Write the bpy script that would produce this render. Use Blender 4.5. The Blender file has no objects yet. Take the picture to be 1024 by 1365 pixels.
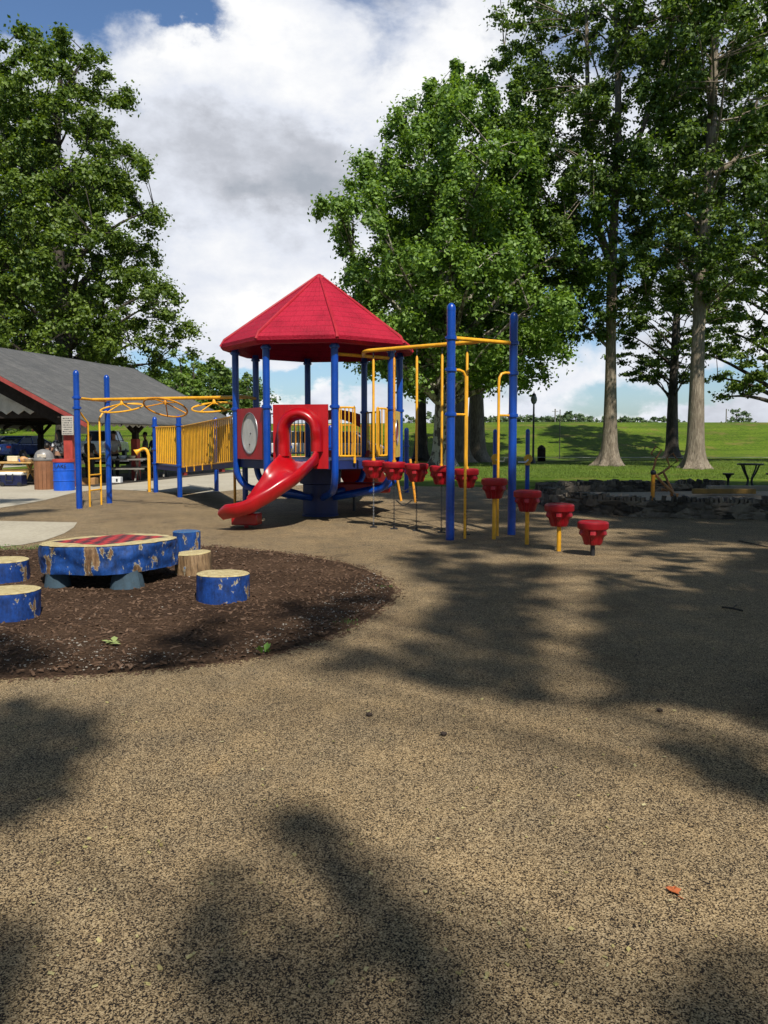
import bpy, math, random
import numpy as np
from mathutils import Vector, Matrix, noise as mnoise
R = math.radians
rnd = random.Random(7)
C = bpy.context.scene.collection
scene = bpy.context.scene

# ------------------------------------------------------------------ camera maths
F = 1025.0; CAMZ = 1.5; PITCH = R(3.8); PY0 = 585 + F*math.tan(PITCH)
FW = Vector((0, math.cos(PITCH), -math.sin(PITCH))); UP = Vector((0, math.sin(PITCH), math.cos(PITCH)))
CAM = Vector((0, 0, CAMZ))
def ray(px, py):
    return Vector((1, 0, 0)) * ((px - 512) / F) + UP * ((PY0 - py) / F) + FW
def P(px, py, Y):
    d = ray(px, py); return CAM + d * (Y / d.y)
def G(px, py, z=0.0):
    d = ray(px, py); return CAM + d * ((z - CAMZ) / d.z)

SUN_EL = R(51)
SUN_H = Vector((0.34, -0.94, 0)).normalized()
SUN = Vector((SUN_H.x * math.cos(SUN_EL), SUN_H.y * math.cos(SUN_EL), math.sin(SUN_EL)))

# ------------------------------------------------------------------ mesh builder
class MB:
    def __init__(s): s.v = []; s.f = []
    def add(s, vs, fs):
        o = len(s.v); s.v.extend(tuple(v) for v in vs); s.f.extend(tuple(i + o for i in f) for f in fs); return s
    def box(s, c, d, rz=0, jit=0, rx=0, ry=0, rg=rnd):
        m = Matrix.Rotation(rz, 3, 'Z') @ Matrix.Rotation(ry, 3, 'Y') @ Matrix.Rotation(rx, 3, 'X')
        vs = []
        for x, y, z in ((-1,-1,-1),(1,-1,-1),(1,1,-1),(-1,1,-1),(-1,-1,1),(1,-1,1),(1,1,1),(-1,1,1)):
            p = Vector((x*d[0]/2, y*d[1]/2, z*d[2]/2))
            if jit: p += Vector((rg.uniform(-jit,jit), rg.uniform(-jit,jit), rg.uniform(-jit,jit)))
            vs.append(m @ p + Vector(c))
        return s.add(vs, [(0,3,2,1),(4,5,6,7),(0,1,5,4),(1,2,6,5),(2,3,7,6),(3,0,4,7)])
    def beam(s, a, b, w, h):
        a = Vector(a); b = Vector(b); d = (b - a).normalized()
        up = Vector((0,0,1)) if abs(d.z) < .95 else Vector((0,1,0))
        r = d.cross(up).normalized(); u = r.cross(d)
        vs = [p + r*x*w/2 + u*y*h/2 for p in (a, b) for x, y in ((-1,-1),(1,-1),(1,1),(-1,1))]
        return s.add(vs, [(3,2,1,0),(4,5,6,7),(0,1,5,4),(1,2,6,5),(2,3,7,6),(3,0,4,7)])
    def tube(s, pts, r, n=10, caps=True, closed=False):
        pts = [Vector(p) for p in pts]; m = len(pts)
        rr = r if isinstance(r, (list, tuple)) else [r] * m
        tg = []
        for i in range(m):
            if closed: d = pts[(i+1) % m] - pts[i-1]
            else: d = pts[min(i+1, m-1)] - pts[max(i-1, 0)]
            tg.append(d.normalized())
        ref = Vector((0,0,1)) if abs(tg[0].z) < .9 else Vector((1,0,0))
        nrm = (ref - tg[0] * ref.dot(tg[0])).normalized()
        vs = []
        for i in range(m):
            nrm = (nrm - tg[i] * nrm.dot(tg[i])).normalized(); b = tg[i].cross(nrm)
            for k in range(n):
                a = 2*math.pi*k/n
                vs.append(pts[i] + (nrm*math.cos(a) + b*math.sin(a)) * rr[i])
        fs = []
        for i in range(m if closed else m-1):
            j = (i+1) % m
            for k in range(n):
                q = (k+1) % n; fs.append((i*n+k, i*n+q, j*n+q, j*n+k))
        if caps and not closed:
            fs.append(tuple(range(n-1, -1, -1))); fs.append(tuple((m-1)*n + k for k in range(n)))
        return s.add(vs, fs)
    def lathe(s, prof, c=(0,0,0), n=20, fn=None, axis=None):
        c = Vector(c); vs = []
        if axis is not None:
            q = Vector(axis).to_track_quat('Z', 'Y').to_matrix()
        for r, z in prof:
            for k in range(n):
                a = 2*math.pi*k/n
                rr = r * (fn(a, z) if fn else 1)
                p = Vector((rr*math.cos(a), rr*math.sin(a), z))
                if axis is not None: p = q @ p
                vs.append(p + c)
        fs = []
        m = len(prof)
        for i in range(m-1):
            for k in range(n):
                q2 = (k+1) % n; fs.append((i*n+k, i*n+q2, (i+1)*n+q2, (i+1)*n+k))
        fs.append(tuple(range(n-1, -1, -1))); fs.append(tuple((m-1)*n+k for k in range(n)))
        return s.add(vs, fs)
    def ball(s, c, r, n=12, m=8):
        r = r if isinstance(r, (tuple, list)) else (r, r, r); c = Vector(c)
        vs = [c + Vector((0,0,-r[2]))]; fs = []
        for i in range(1, m):
            t = math.pi*i/m
            for k in range(n):
                a = 2*math.pi*k/n
                vs.append(c + Vector((r[0]*math.sin(t)*math.cos(a), r[1]*math.sin(t)*math.sin(a), -r[2]*math.cos(t))))
        vs.append(c + Vector((0,0,r[2])))
        for k in range(n): fs.append((0, 1+(k+1)%n, 1+k))
        for i in range(m-2):
            for k in range(n):
                q = (k+1)%n; fs.append((1+i*n+k, 1+i*n+q, 1+(i+1)*n+q, 1+(i+1)*n+k))
        L = len(vs)-1
        for k in range(n): fs.append((1+(m-2)*n+k, 1+(m-2)*n+(k+1)%n, L))
        return s.add(vs, fs)
    def prism(s, poly, z0, z1):
        n = len(poly)
        vs = [(p[0], p[1], z0) for p in poly] + [(p[0], p[1], z1) for p in poly]
        fs = [tuple(range(n-1,-1,-1)), tuple(range(n, 2*n))] + [(i, (i+1)%n, n+(i+1)%n, n+i) for i in range(n)]
        return s.add(vs, fs)
    def slab(s, pts, d):            # polygon in 3D given thickness vector d
        n = len(pts); d = Vector(d)
        vs = [Vector(p) for p in pts] + [Vector(p)+d for p in pts]
        fs = [tuple(range(n-1,-1,-1)), tuple(range(n, 2*n))] + [(i, (i+1)%n, n+(i+1)%n, n+i) for i in range(n)]
        return s.add(vs, fs)
    def ring(s, outer, inner, d, closed=True):   # plate with a hole, thickness vector d
        n = len(outer); d = Vector(d)
        vs = [Vector(p) for p in outer] + [Vector(p) for p in inner]
        vs += [v + d for v in vs]
        fs = []
        for i in range(n if closed else n-1):
            j = (i+1) % n
            fs += [(i, j, n+j, n+i), (2*n+i, 3*n+i, 3*n+j, 2*n+j), (i, 2*n+i, 2*n+j, j), (n+i, n+j, 3*n+j, 3*n+i)]
        if not closed:
            fs += [(0, n, 3*n, 2*n), (n-1, 3*n-1, 4*n-1, 2*n-1)]
        return s.add(vs, fs)
    def sweep(s, path, prof):       # closed profile (side, up) along path, up stays vertical-ish
        path = [Vector(p) for p in path]; m = len(path); n = len(prof); vs = []
        for i in range(m):
            t = (path[min(i+1,m-1)] - path[max(i-1,0)]).normalized()
            side = t.cross(Vector((0,0,1))).normalized(); up = side.cross(t).normalized()
            pr = prof[i] if isinstance(prof[0], list) else prof
            for a, b in pr: vs.append(path[i] + side*a + up*b)
        n = len(pr)
        fs = [tuple(range(n-1,-1,-1)), tuple((m-1)*n+k for k in range(n))]
        for i in range(m-1):
            for k in range(n):
                q = (k+1)%n; fs.append((i*n+k, i*n+q, (i+1)*n+q, (i+1)*n+k))
        return s.add(vs, fs)
    def build(s, name, mat, parent=None, world=True, smooth=.7, bevel=0, kind=None, fix=True):
        vs = s.v
        if parent is not None and world:
            o = Vector((0,0,0)); q = parent
            while q is not None: o += q.location; q = q.parent
            vs = [(v[0]-o.x, v[1]-o.y, v[2]-o.z) for v in vs]
        me = bpy.data.meshes.new(name); me.from_pydata(vs, [], s.f)
        if fix and len(s.f) < 60000:
            import bmesh
            b = bmesh.new(); b.from_mesh(me); bmesh.ops.recalc_face_normals(b, faces=b.faces); b.to_mesh(me); b.free()
        if smooth:
            me.polygons.foreach_set('use_smooth', [True]*len(me.polygons)); me.set_sharp_from_angle(angle=smooth)
        me.materials.append(mat); me.update()
        ob = bpy.data.objects.new(name, me); C.objects.link(ob)
        if parent is not None: ob.parent = parent
        if bevel:
            bm = ob.modifiers.new('bevel', 'BEVEL'); bm.width = bevel; bm.segments = 2; bm.limit_method = 'ANGLE'; bm.angle_limit = R(40)
        if kind: ob['kind'] = kind
        return ob

def thing(name, label, cat, loc=(0,0,0), rz=0, group=None):
    o = bpy.data.objects.new(name, None); C.objects.link(o); o.empty_display_size = .2
    o.location = loc; o.rotation_euler = (0,0,rz); o['label'] = label; o['category'] = cat
    if group: o['group'] = group
    return o
def tag(o, label, cat, group=None):
    o['label'] = label; o['category'] = cat
    if group: o['group'] = group
    return o
def copy_tree(o, parent=None):
    c = o.copy(); C.objects.link(c); c.parent = parent
    for ch in list(o.children): copy_tree(ch, c)
    return c
def catmull(pts, k=6):
    pts = [Vector(p) for p in pts]; out = []
    q = [pts[0]*2-pts[1]] + pts + [pts[-1]*2-pts[-2]]
    for i in range(1, len(q)-2):
        for j in range(k):
            t = j/k; a,b,c,d = q[i-1],q[i],q[i+1],q[i+2]
            out.append(.5*((2*b) + (c-a)*t + (2*a-5*b+4*c-d)*t*t + (3*b-3*c+d-a)*t**3))
    out.append(pts[-1]); return out

# ------------------------------------------------------------------ materials
def new_mat(name):
    m = bpy.data.materials.new(name); m.use_nodes = True; nt = m.node_tree
    return m, nt, nt.nodes['Principled BSDF']
def N(nt, t, **kw):
    n = nt.nodes.new(t)
    for k, v in kw.items():
        if k.startswith('i_'):
            n.inputs[k[2:].replace('_', ' ')].default_value = v
        else: setattr(n, k, v)
    return n
def coords(nt, scale=None):
    tc = N(nt, 'ShaderNodeTexCoord')
    if scale is None: return tc.outputs['Object']
    mp = N(nt, 'ShaderNodeMapping'); mp.inputs['Scale'].default_value = scale
    nt.links.new(tc.outputs['Object'], mp.inputs['Vector']); return mp.outputs['Vector']
def ramp(nt, src, stops, interp='LINEAR'):
    r = N(nt, 'ShaderNodeValToRGB'); r.color_ramp.interpolation = interp
    e = r.color_ramp.elements
    while len(e) < len(stops): e.new(.5)
    for i, (p, c) in enumerate(stops):
        e[i].position = p; e[i].color = (c[0], c[1], c[2], 1) if hasattr(c, '__len__') else (c, c, c, 1)
    nt.links.new(src, r.inputs[0]); return r.outputs['Color']
def mix(nt, fac, a, b, mode='MIX'):
    m = N(nt, 'ShaderNodeMix', data_type='RGBA', blend_type=mode)
    for sock, v in ((0, fac), (6, a), (7, b)):
        if hasattr(v, 'links') or hasattr(v, 'is_linked'): nt.links.new(v, m.inputs[sock])
        elif isinstance(v, (int, float)): m.inputs[sock].default_value = v
        else: m.inputs[sock].default_value = (v[0], v[1], v[2], 1)
    return m.outputs[2]
def math_(nt, op, a, b=None, c=None, clamp=False):
    m = N(nt, 'ShaderNodeMath', operation=op, use_clamp=clamp)
    for i, v in enumerate((a, b, c)):
        if v is None: continue
        if isinstance(v, (int, float)): m.inputs[i].default_value = v
        else: nt.links.new(v, m.inputs[i])
    return m.outputs[0]
def tex(nt, kind, vec, scale, detail=4, rough=.55, out=None, dist=0):
    if kind == 'noise':
        n = N(nt, 'ShaderNodeTexNoise'); n.inputs['Detail'].default_value = detail; n.inputs['Roughness'].default_value = rough
        n.inputs['Distortion'].default_value = dist; o = 'Fac'
    elif kind == 'voronoi':
        n = N(nt, 'ShaderNodeTexVoronoi'); o = 'Distance'
    n.inputs['Scale'].default_value = scale
    if vec is not None: nt.links.new(vec, n.inputs['Vector'])
    return n.outputs[out or o]
def bump(nt, bsdf, h, strength, dist=.01):
    b = N(nt, 'ShaderNodeBump'); b.inputs['Strength'].default_value = strength; b.inputs['Distance'].default_value = dist
    nt.links.new(h, b.inputs['Height']); nt.links.new(b.outputs[0], bsdf.inputs['Normal'])
def sc(c, k): return tuple(x*k for x in c)

def painted(name, col, rough=.35, dirt=.25, scale=3, coat=0, chips=None, bumpy=.05):
    m, nt, b = new_mat(name); v = coords(nt)
    n1 = tex(nt, 'noise', v, scale, 6, .6)
    c = ramp(nt, n1, [(.3, sc(col, 1-dirt)), (.7, col)])
    grime = ramp(nt, tex(nt, 'noise', coords(nt, (1,1,.3)), scale*2.3, 7, .72), [(.42, (1,1,1)), (.62, (.72,.70,.66))])
    c = mix(nt, .7, c, mix(nt, 1.0, c, grime, 'MULTIPLY'))
    if chips:
        n2 = tex(nt, 'noise', v, scale*5, 5, .7)
        f = ramp(nt, n2, [(chips[1], 0), (chips[1]+.02, 1)])
        c = mix(nt, f, c, chips[0])
    nt.links.new(c, b.inputs['Base Color'])
    n3 = tex(nt, 'noise', v, scale*12, 4, .6)
    rr = N(nt, 'ShaderNodeMapRange'); rr.inputs[3].default_value = max(.05, rough-.1); rr.inputs[4].default_value = rough+.18
    nt.links.new(n1, rr.inputs[0]); nt.links.new(rr.outputs[0], b.inputs['Roughness'])
    if coat: b.inputs['Coat Weight'].default_value = coat
    if bumpy: bump(nt, b, n3, bumpy, .01)
    return m
def flat(name, col, rough=.6, metal=0, emis=None):
    m, nt, b = new_mat(name); v = coords(nt)
    c = ramp(nt, tex(nt, 'noise', v, 9, 5), [(.3, sc(col, .8)), (.7, sc(col, 1.08))])
    nt.links.new(c, b.inputs['Base Color']); b.inputs['Roughness'].default_value = rough; b.inputs['Metallic'].default_value = metal
    return m

BLUE = painted('blue_post_paint', (.001, .055, .37), .28, .2, 4, coat=.2, chips=((.003,.03,.2), .72))
BLUED = painted('dark_blue_deck_vinyl', (.008, .02, .12), .5, .4, 5)
YEL = painted('yellow_powder_coat', (.86, .42, .02), .38, .18, 5, chips=((.3,.1,.03), .70))
YELW = painted('weathered_yellow_powder_coat', (.78, .32, .015), .45, .45, 4, chips=((.18,.05,.02), .60))
RED = painted('red_rotomoulded_plastic', (.42, .003, .008), .28, .2, 2.5, coat=.25, bumpy=.02)
PODRED = painted('pod_red_plastic', (.36, .004, .012), .38, .3, 6, bumpy=.05)
REDPANEL = painted('red_sheet_plastic', (.42, .005, .010), .35, .15, 3)
OVAL = painted('grey_white_oval_plastic', (.66, .65, .61), .5, .2, 4)
STEEL = flat('galvanised_steel', (.35, .35, .36), .4, .8)
DKSTEEL = flat('dark_chain_steel', (.05, .05, .055), .45, .7)
BLACK = flat('black_rubber', (.015, .015, .016), .6)
WHITE = flat('white_paint', (.75, .75, .73), .5)
CREAM = flat('cream_plastic', (.7, .6, .4), .5)
RUST = painted('rusty_yellow_steel', (.5, .24, .08), .65, .5, 9, chips=((.1,.03,.015), .55))

def mat_roof():
    m, nt, b = new_mat('red_tiled_plastic_roof'); tc = N(nt, 'ShaderNodeTexCoord')
    sp = N(nt, 'ShaderNodeSeparateXYZ'); nt.links.new(tc.outputs['Object'], sp.inputs[0])
    z = math_(nt, 'MULTIPLY', sp.outputs['Z'], 9.0)
    fr = math_(nt, 'FRACT', z)
    at = math_(nt, 'ARCTAN2', sp.outputs['Y'], sp.outputs['X'])
    row = math_(nt, 'FLOOR', z)
    off = math_(nt, 'MULTIPLY', math_(nt, 'SINE', math_(nt, 'MULTIPLY', row, 12.9)), 3.0)
    fa = math_(nt, 'FRACT', math_(nt, 'ADD', math_(nt, 'MULTIPLY', at, 7.0), off))
    edge = math_(nt, 'GREATER_THAN', fa, .955)
    n1 = tex(nt, 'noise', tc.outputs['Object'], 1.6, 6, .6)
    n2 = tex(nt, 'noise', tc.outputs['Object'], 26, 4, .7)
    c = ramp(nt, n1, [(.3, (.25,.005,.020)), (.5, (.36,.008,.029)), (.75, (.44,.014,.040))])
    dk = math_(nt, 'MULTIPLY', math_(nt, 'LESS_THAN', fr, .12), .42)
    c = mix(nt, dk, c, (.16,.004,.010))
    c = mix(nt, math_(nt, 'MULTIPLY', edge, .12), c, (.2,.006,.012))
    nt.links.new(c, b.inputs['Base Color']); b.inputs['Roughness'].default_value = .6; b.inputs['Specular IOR Level'].default_value = .22
    h = math_(nt, 'ADD', math_(nt, 'SUBTRACT', fr, math_(nt, 'MULTIPLY', edge, .2)), math_(nt, 'MULTIPLY', n2, .5))
    bump(nt, b, h, .8, .04); return m
ROOFM = mat_roof()

def mat_rubber():
    m, nt, b = new_mat('tan_black_rubber_granules'); v = coords(nt)
    vc = N(nt, 'ShaderNodeTexVoronoi'); vc.inputs['Scale'].default_value = 250; nt.links.new(v, vc.inputs['Vector'])
    vc2 = N(nt, 'ShaderNodeTexVoronoi'); vc2.inputs['Scale'].default_value = 180; nt.links.new(v, vc2.inputs['Vector'])
    s = N(nt, 'ShaderNodeSeparateColor'); nt.links.new(vc.outputs['Color'], s.inputs[0])
    s2 = N(nt, 'ShaderNodeSeparateColor'); nt.links.new(vc2.outputs['Color'], s2.inputs[0])
    big = tex(nt, 'noise', v, .55, 6, .6)
    mid = tex(nt, 'noise', v, 9, 5, .65)
    mixv = math_(nt, 'ADD', math_(nt, 'MULTIPLY', s.outputs[0], .62), math_(nt, 'MULTIPLY', s2.outputs[1], .38))
    mixv = math_(nt, 'ADD', mixv, math_(nt, 'MULTIPLY', math_(nt, 'SUBTRACT', mid, .5), .22))
    mixv = math_(nt, 'ADD', mixv, math_(nt, 'MULTIPLY', math_(nt, 'SUBTRACT', big, .5), .3))
    c = ramp(nt, mixv, [(.0, (.012,.010,.009)), (.34, (.018,.014,.012)), (.46, (.17,.122,.066)), (.66, (.345,.256,.145)), (1, (.50,.40,.25))])
    tint = ramp(nt, tex(nt, 'noise', v, 2.2, 5, .7), [(.35, (.84,.84,.86)), (.65, (1.05,1.0,.93))])
    c = mix(nt, 1.0, c, tint, 'MULTIPLY')
    st = ramp(nt, tex(nt, 'noise', v, .9, 8, .68, dist=.8), [(.33, (.74,.72,.72)), (.44, (.95,.95,.95)), (.62, (1,1,1)), (.74, (1.14,1.08,.98))])
    c = mix(nt, 1.0, c, st, 'MULTIPLY')
    nt.links.new(c, b.inputs['Base Color']); b.inputs['Roughness'].default_value = .8
    b.inputs['Specular IOR Level'].default_value = .15; bump(nt, b, vc.outputs['Distance'], .4, .004); return m
RUBBER = mat_rubber()

def mat_speck(name, stops, scale, big=.5, rough=.9, bs=.5, bd=.01, detail=8):
    m, nt, b = new_mat(name); v = coords(nt)
    n = tex(nt, 'noise', v, scale, detail, .7); g = tex(nt, 'noise', v, big, 5, .6)
    f = math_(nt, 'ADD', math_(nt, 'MULTIPLY', n, .65), math_(nt, 'MULTIPLY', g, .35))
    c = ramp(nt, f, stops); nt.links.new(c, b.inputs['Base Color']); b.inputs['Roughness'].default_value = rough; b.inputs['Specular IOR Level'].default_value = .12
    bump(nt, b, n, bs, bd); return m
CONC = mat_speck('worn_concrete', [(.3,(.25,.22,.17)),(.5,(.38,.34,.26)),(.7,(.46,.42,.33))], 14, .7, .85, .3, .004)
MULCH = mat_speck('dark_wood_mulch', [(.34,(.014,.008,.005)),(.5,(.054,.031,.018)),(.62,(.115,.070,.043)),(.75,(.22,.15,.10))], 32, 1.1, .95, 1, .03)
SAND = mat_speck('dull_brown_sand', [(.35,(.22,.16,.10)),(.5,(.36,.27,.18)),(.7,(.48,.38,.26))], 20, .8, .95, .6, .01)
GRASS = mat_speck('mown_grass', [(.32,(.022,.045,.004)),(.44,(.055,.098,.005)),(.54,(.088,.135,.008)),(.68,(.15,.185,.022))], 5, .22, .9, .8, .05)
nt = GRASS.node_tree; b_ = nt.nodes['Principled BSDF']; v_ = coords(nt); src = b_.inputs['Base Color'].links[0].from_socket
f1 = ramp(nt, tex(nt, 'noise', v_, .45, 7, .7), [(.54, 0), (.66, .8)]); f2 = ramp(nt, tex(nt, 'noise', coords(nt, (.15,1,1)), .8, 4, .6), [(.4, (.78,.80,.8)), (.6, (1.12,1.10,1.0))])
nt.links.new(mix(nt, 1.0, mix(nt, f1, src, (.15,.125,.035)), f2, 'MULTIPLY'), b_.inputs['Base Color'])
def mat_bark(name, stops, s=1.0):
    m, nt, b = new_mat(name); v = coords(nt, (7*s, 7*s, 1.1*s))
    n = tex(nt, 'noise', v, 2.2, 8, .65, dist=.6); g = tex(nt, 'noise', coords(nt), 1.3, 4, .6)
    f = math_(nt, 'ADD', math_(nt, 'MULTIPLY', n, .7), math_(nt, 'MULTIPLY', g, .3))
    c = ramp(nt, f, stops); nt.links.new(c, b.inputs['Base Color']); b.inputs['Roughness'].default_value = .9
    bump(nt, b, n, .9, .05); return m
BARK = mat_bark('grey_brown_bark', [(.35,(.08,.06,.042)),(.5,(.19,.15,.105)),(.65,(.31,.26,.19))])
BARKD = mat_bark('dark_bark', [(.35,(.02,.016,.012)),(.5,(.05,.04,.03)),(.65,(.10,.08,.06))])
def mat_mottle():
    m, nt, b = new_mat('mottled_peeling_bark'); v = coords(nt, (1.6, 1.6, 1.1))
    n = tex(nt, 'noise', v, 2.4, 5, .6)
    c = ramp(nt, n, [(.0,(.05,.04,.03)),(.48,(.07,.055,.04)),(.52,(.32,.29,.22)),(1,(.42,.39,.31))])
    nt.links.new(c, b.inputs['Base Color']); b.inputs['Roughness'].default_value = .85; bump(nt, b, n, .6, .05); return m
BARKM = mat_mottle()
def mat_leaf(name, lo, hi, trans=.36, scale=.5):
    m, nt, b = new_mat(name); v = coords(nt)
    n1 = tex(nt, 'noise', v, scale, 3, .6); n2 = None
    gi = N(nt, 'ShaderNodeNewGeometry')
    f = math_(nt, 'ADD', math_(nt, 'MULTIPLY', n1, .5), math_(nt, 'MULTIPLY', gi.outputs['Random Per Island'], .5))
    c = ramp(nt, f, [(.28, lo), (.72, hi)])
    nt.links.new(c, b.inputs['Base Color']); b.inputs['Roughness'].default_value = .55
    tr = N(nt, 'ShaderNodeBsdfTranslucent'); nt.links.new(mix(nt, 1.0, c, (1.5,1.5,.6), 'MULTIPLY'), tr.inputs['Color'])
    mx = N(nt, 'ShaderNodeMixShader'); mx.inputs[0].default_value = trans
    nt.links.new(b.outputs[0], mx.inputs[1]); nt.links.new(tr.outputs[0], mx.inputs[2])
    nt.links.new(mx.outputs[0], nt.nodes['Material Output'].inputs['Surface']); return m
LEAF1 = mat_leaf('leaf_mid_green', (.06,.125,.014), (.22,.34,.055))
LEAF2 = mat_leaf('leaf_dark_green', (.036,.075,.012), (.15,.225,.035))
LEAF3 = mat_leaf('leaf_olive_green', (.05,.095,.010), (.17,.24,.03))
LEAFY = mat_leaf('leaf_light_green', (.09,.17,.02), (.2,.3,.05))
LEAFFAR = mat_leaf('leaf_far_green', (.05,.085,.035), (.12,.17,.06), .15, .12)

def mat_log(name, paint, wood, amount):
    m, nt, b = new_mat(name); v = coords(nt); vs = coords(nt, (1,1,.45))
    n = tex(nt, 'noise', vs, 5.5, 6, .62, dist=.3); n2 = tex(nt, 'noise', coords(nt, (1,1,.12)), 40, 5, .7)
    n3 = tex(nt, 'noise', v, 22, 5, .7)
    w = ramp(nt, n2, [(.3, (.05,.025,.012)), (.55, wood), (.75, (.42,.30,.17))])
    p = ramp(nt, n3, [(.3, sc(paint, .6)), (.65, paint), (.8, sc(paint, 1.25))])
    e = math_(nt, 'ADD', n, math_(nt, 'MULTIPLY', math_(nt, 'SUBTRACT', n3, .5), .16))
    f = ramp(nt, e, [(amount, 0), (amount+.012, 1)])
    rim = ramp(nt, e, [(amount-.018, 0), (amount-.004, 1)])
    dk = ramp(nt, tex(nt, 'noise', coords(nt, (1,1,.6)), 9, 7, .75), [(.45, (1,1,1)), (.66, (.35,.33,.32))])
    p = mix(nt, 1.0, p, dk, 'MULTIPLY')
    c = mix(nt, rim, p, (.42,.37,.25)); c = mix(nt, f, c, w)
    nt.links.new(c, b.inputs['Base Color']); b.inputs['Roughness'].default_value = .6
    bump(nt, b, math_(nt, 'SUBTRACT', n2, math_(nt, 'MULTIPLY', f, .9)), .7, .012); return m
LOGB = mat_log('peeling_blue_painted_bark', (.005,.06,.27), (.2,.11,.05), .592)
LOGB2 = mat_log('blue_painted_bark', (.004,.05,.26), (.2,.11,.05), .64)
LOGW = mat_log('bare_bark_with_blue_flakes', (.03,.12,.38), (.27,.17,.085), .40)
def mat_logtop(name, check=False):
    m, nt, b = new_mat(name); v = coords(nt)
    sp = N(nt, 'ShaderNodeSeparateXYZ'); nt.links.new(v, sp.inputs[0])
    nz = tex(nt, 'noise', v, 4, 4, .6)
    rr = math_(nt, 'SQRT', math_(nt, 'ADD', math_(nt, 'POWER', sp.outputs['X'], 2), math_(nt, 'POWER', sp.outputs['Y'], 2)))
    ring = math_(nt, 'SINE', math_(nt, 'MULTIPLY', math_(nt, 'ADD', rr, math_(nt, 'MULTIPLY', nz, .06)), 260))
    n3 = tex(nt, 'noise', v, 16, 7, .7)
    c = ramp(nt, n3, [(.28, (.14,.09,.04)), (.42, (.42,.33,.15)), (.7, (.60,.52,.28))])
    c = mix(nt, math_(nt, 'MULTIPLY', math_(nt, 'GREATER_THAN', ring, .55), .28), c, (.2,.13,.06))
    if check:
        ang = R(-35)
        mp = N(nt, 'ShaderNodeMapping'); mp.inputs['Rotation'].default_value = (0,0,-ang); nt.links.new(v, mp.inputs['Vector'])
        s2 = N(nt, 'ShaderNodeSeparateXYZ'); nt.links.new(mp.outputs[0], s2.inputs[0])
        ck = N(nt, 'ShaderNodeTexChecker'); ck.inputs['Scale'].default_value = 8/.84
        ck.inputs['Color1'].default_value = (.42,.018,.02,1); ck.inputs['Color2'].default_value = (.035,.012,.018,1)
        zf = N(nt, 'ShaderNodeCombineXYZ'); zf.inputs[2].default_value = .013
        nt.links.new(s2.outputs[0], zf.inputs[0]); nt.links.new(s2.outputs[1], zf.inputs[1]); nt.links.new(zf.outputs[0], ck.inputs['Vector'])
        ax = math_(nt, 'LESS_THAN', math_(nt, 'ABSOLUTE', s2.outputs[0]), .42); ay = math_(nt, 'LESS_THAN', math_(nt, 'ABSOLUTE', s2.outputs[1]), .42)
        wear = ramp(nt, n3, [(.62, 1), (.72, .25)])
        f = math_(nt, 'MULTIPLY', math_(nt, 'MULTIPLY', ax, ay), wear)
        c = mix(nt, f, c, ck.outputs['Color'])
    nt.links.new(c, b.inputs['Base Color']); b.inputs['Roughness'].default_value = .55; bump(nt, b, n3, .4, .01); return m
LOGT = mat_logtop('cream_painted_log_top'); LOGC = mat_logtop('checkerboard_log_top', True)
def mat_shingle():
    m, nt, b = new_mat('grey_asphalt_shingles'); v = coords(nt)
    br = N(nt, 'ShaderNodeTexBrick'); br.inputs['Scale'].default_value = 1; br.inputs['Brick Width'].default_value = .3; br.inputs['Row Height'].default_value = .15
    br.inputs['Mortar Size'].default_value = .008; br.inputs['Color1'].default_value = (.05,.049,.048,1); br.inputs['Color2'].default_value = (.11,.105,.10,1); br.inputs['Mortar'].default_value = (.05,.05,.05,1)
    nt.links.new(v, br.inputs['Vector'])
    n = tex(nt, 'noise', v, .8, 6, .65); n2 = tex(nt, 'noise', v, 40, 3, .7)
    st = ramp(nt, tex(nt, 'noise', coords(nt, (2.5,.35,1)), 1.6, 4, .6), [(.4, (.62,.62,.64)), (.6, (1.2,1.18,1.14))])  # streaked tone puts mottled tree shade into the shingle colour
    c = mix(nt, 1.0, br.outputs['Color'], ramp(nt, n, [(.3, (.6,.6,.62)), (.7, (1.2,1.18,1.15))]), 'MULTIPLY')
    c = mix(nt, 1.0, c, st, 'MULTIPLY')
    c = mix(nt, .5, c, ramp(nt, n2, [(.3,(.04,.04,.04)),(.7,(.17,.17,.16))]))
    nt.links.new(c, b.inputs['Base Color']); b.inputs['Roughness'].default_value = .9
    bump(nt, b, br.outputs['Fac'], -.5, .02); return m
SHING = mat_shingle()
STONE = mat_speck('dark_fieldstone', [(.3,(.012,.011,.010)),(.5,(.035,.031,.026)),(.66,(.07,.062,.05)),(.8,(.14,.125,.10))], 7, 1.3, .9, .8, .03)
def mat_stone():
    m, nt, b = new_mat('dark_fieldstone'); v = coords(nt); vo = N(nt, 'ShaderNodeTexVoronoi'); nt.links.new(coords(nt, (3.2,3.2,7)), vo.inputs['Vector']); vo.inputs['Scale'].default_value = 1
    s = N(nt, 'ShaderNodeSeparateColor'); nt.links.new(vo.outputs['Color'], s.inputs[0])
    n = tex(nt, 'noise', v, 8, 8, .7)
    f = math_(nt, 'ADD', math_(nt, 'MULTIPLY', n, .6), math_(nt, 'MULTIPLY', s.outputs[0], .4))
    c = ramp(nt, f, [(.28,(.025,.021,.016)),(.45,(.07,.057,.043)),(.60,(.125,.102,.078)),(.75,(.21,.175,.13))])
    nt.links.new(c, b.inputs['Base Color']); b.inputs['Roughness'].default_value = .95; bump(nt, b, n, .8, .03); return m
STONE = mat_stone()
DKWOOD = mat_speck('dark_stained_timber', [(.3,(.012,.010,.009)),(.6,(.035,.028,.024)),(.8,(.06,.05,.04))], 8, .8, .8, .3, .01)
REDTRIM = painted('faded_red_trim', (.36, .06, .05), .6, .3, 4)
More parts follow.
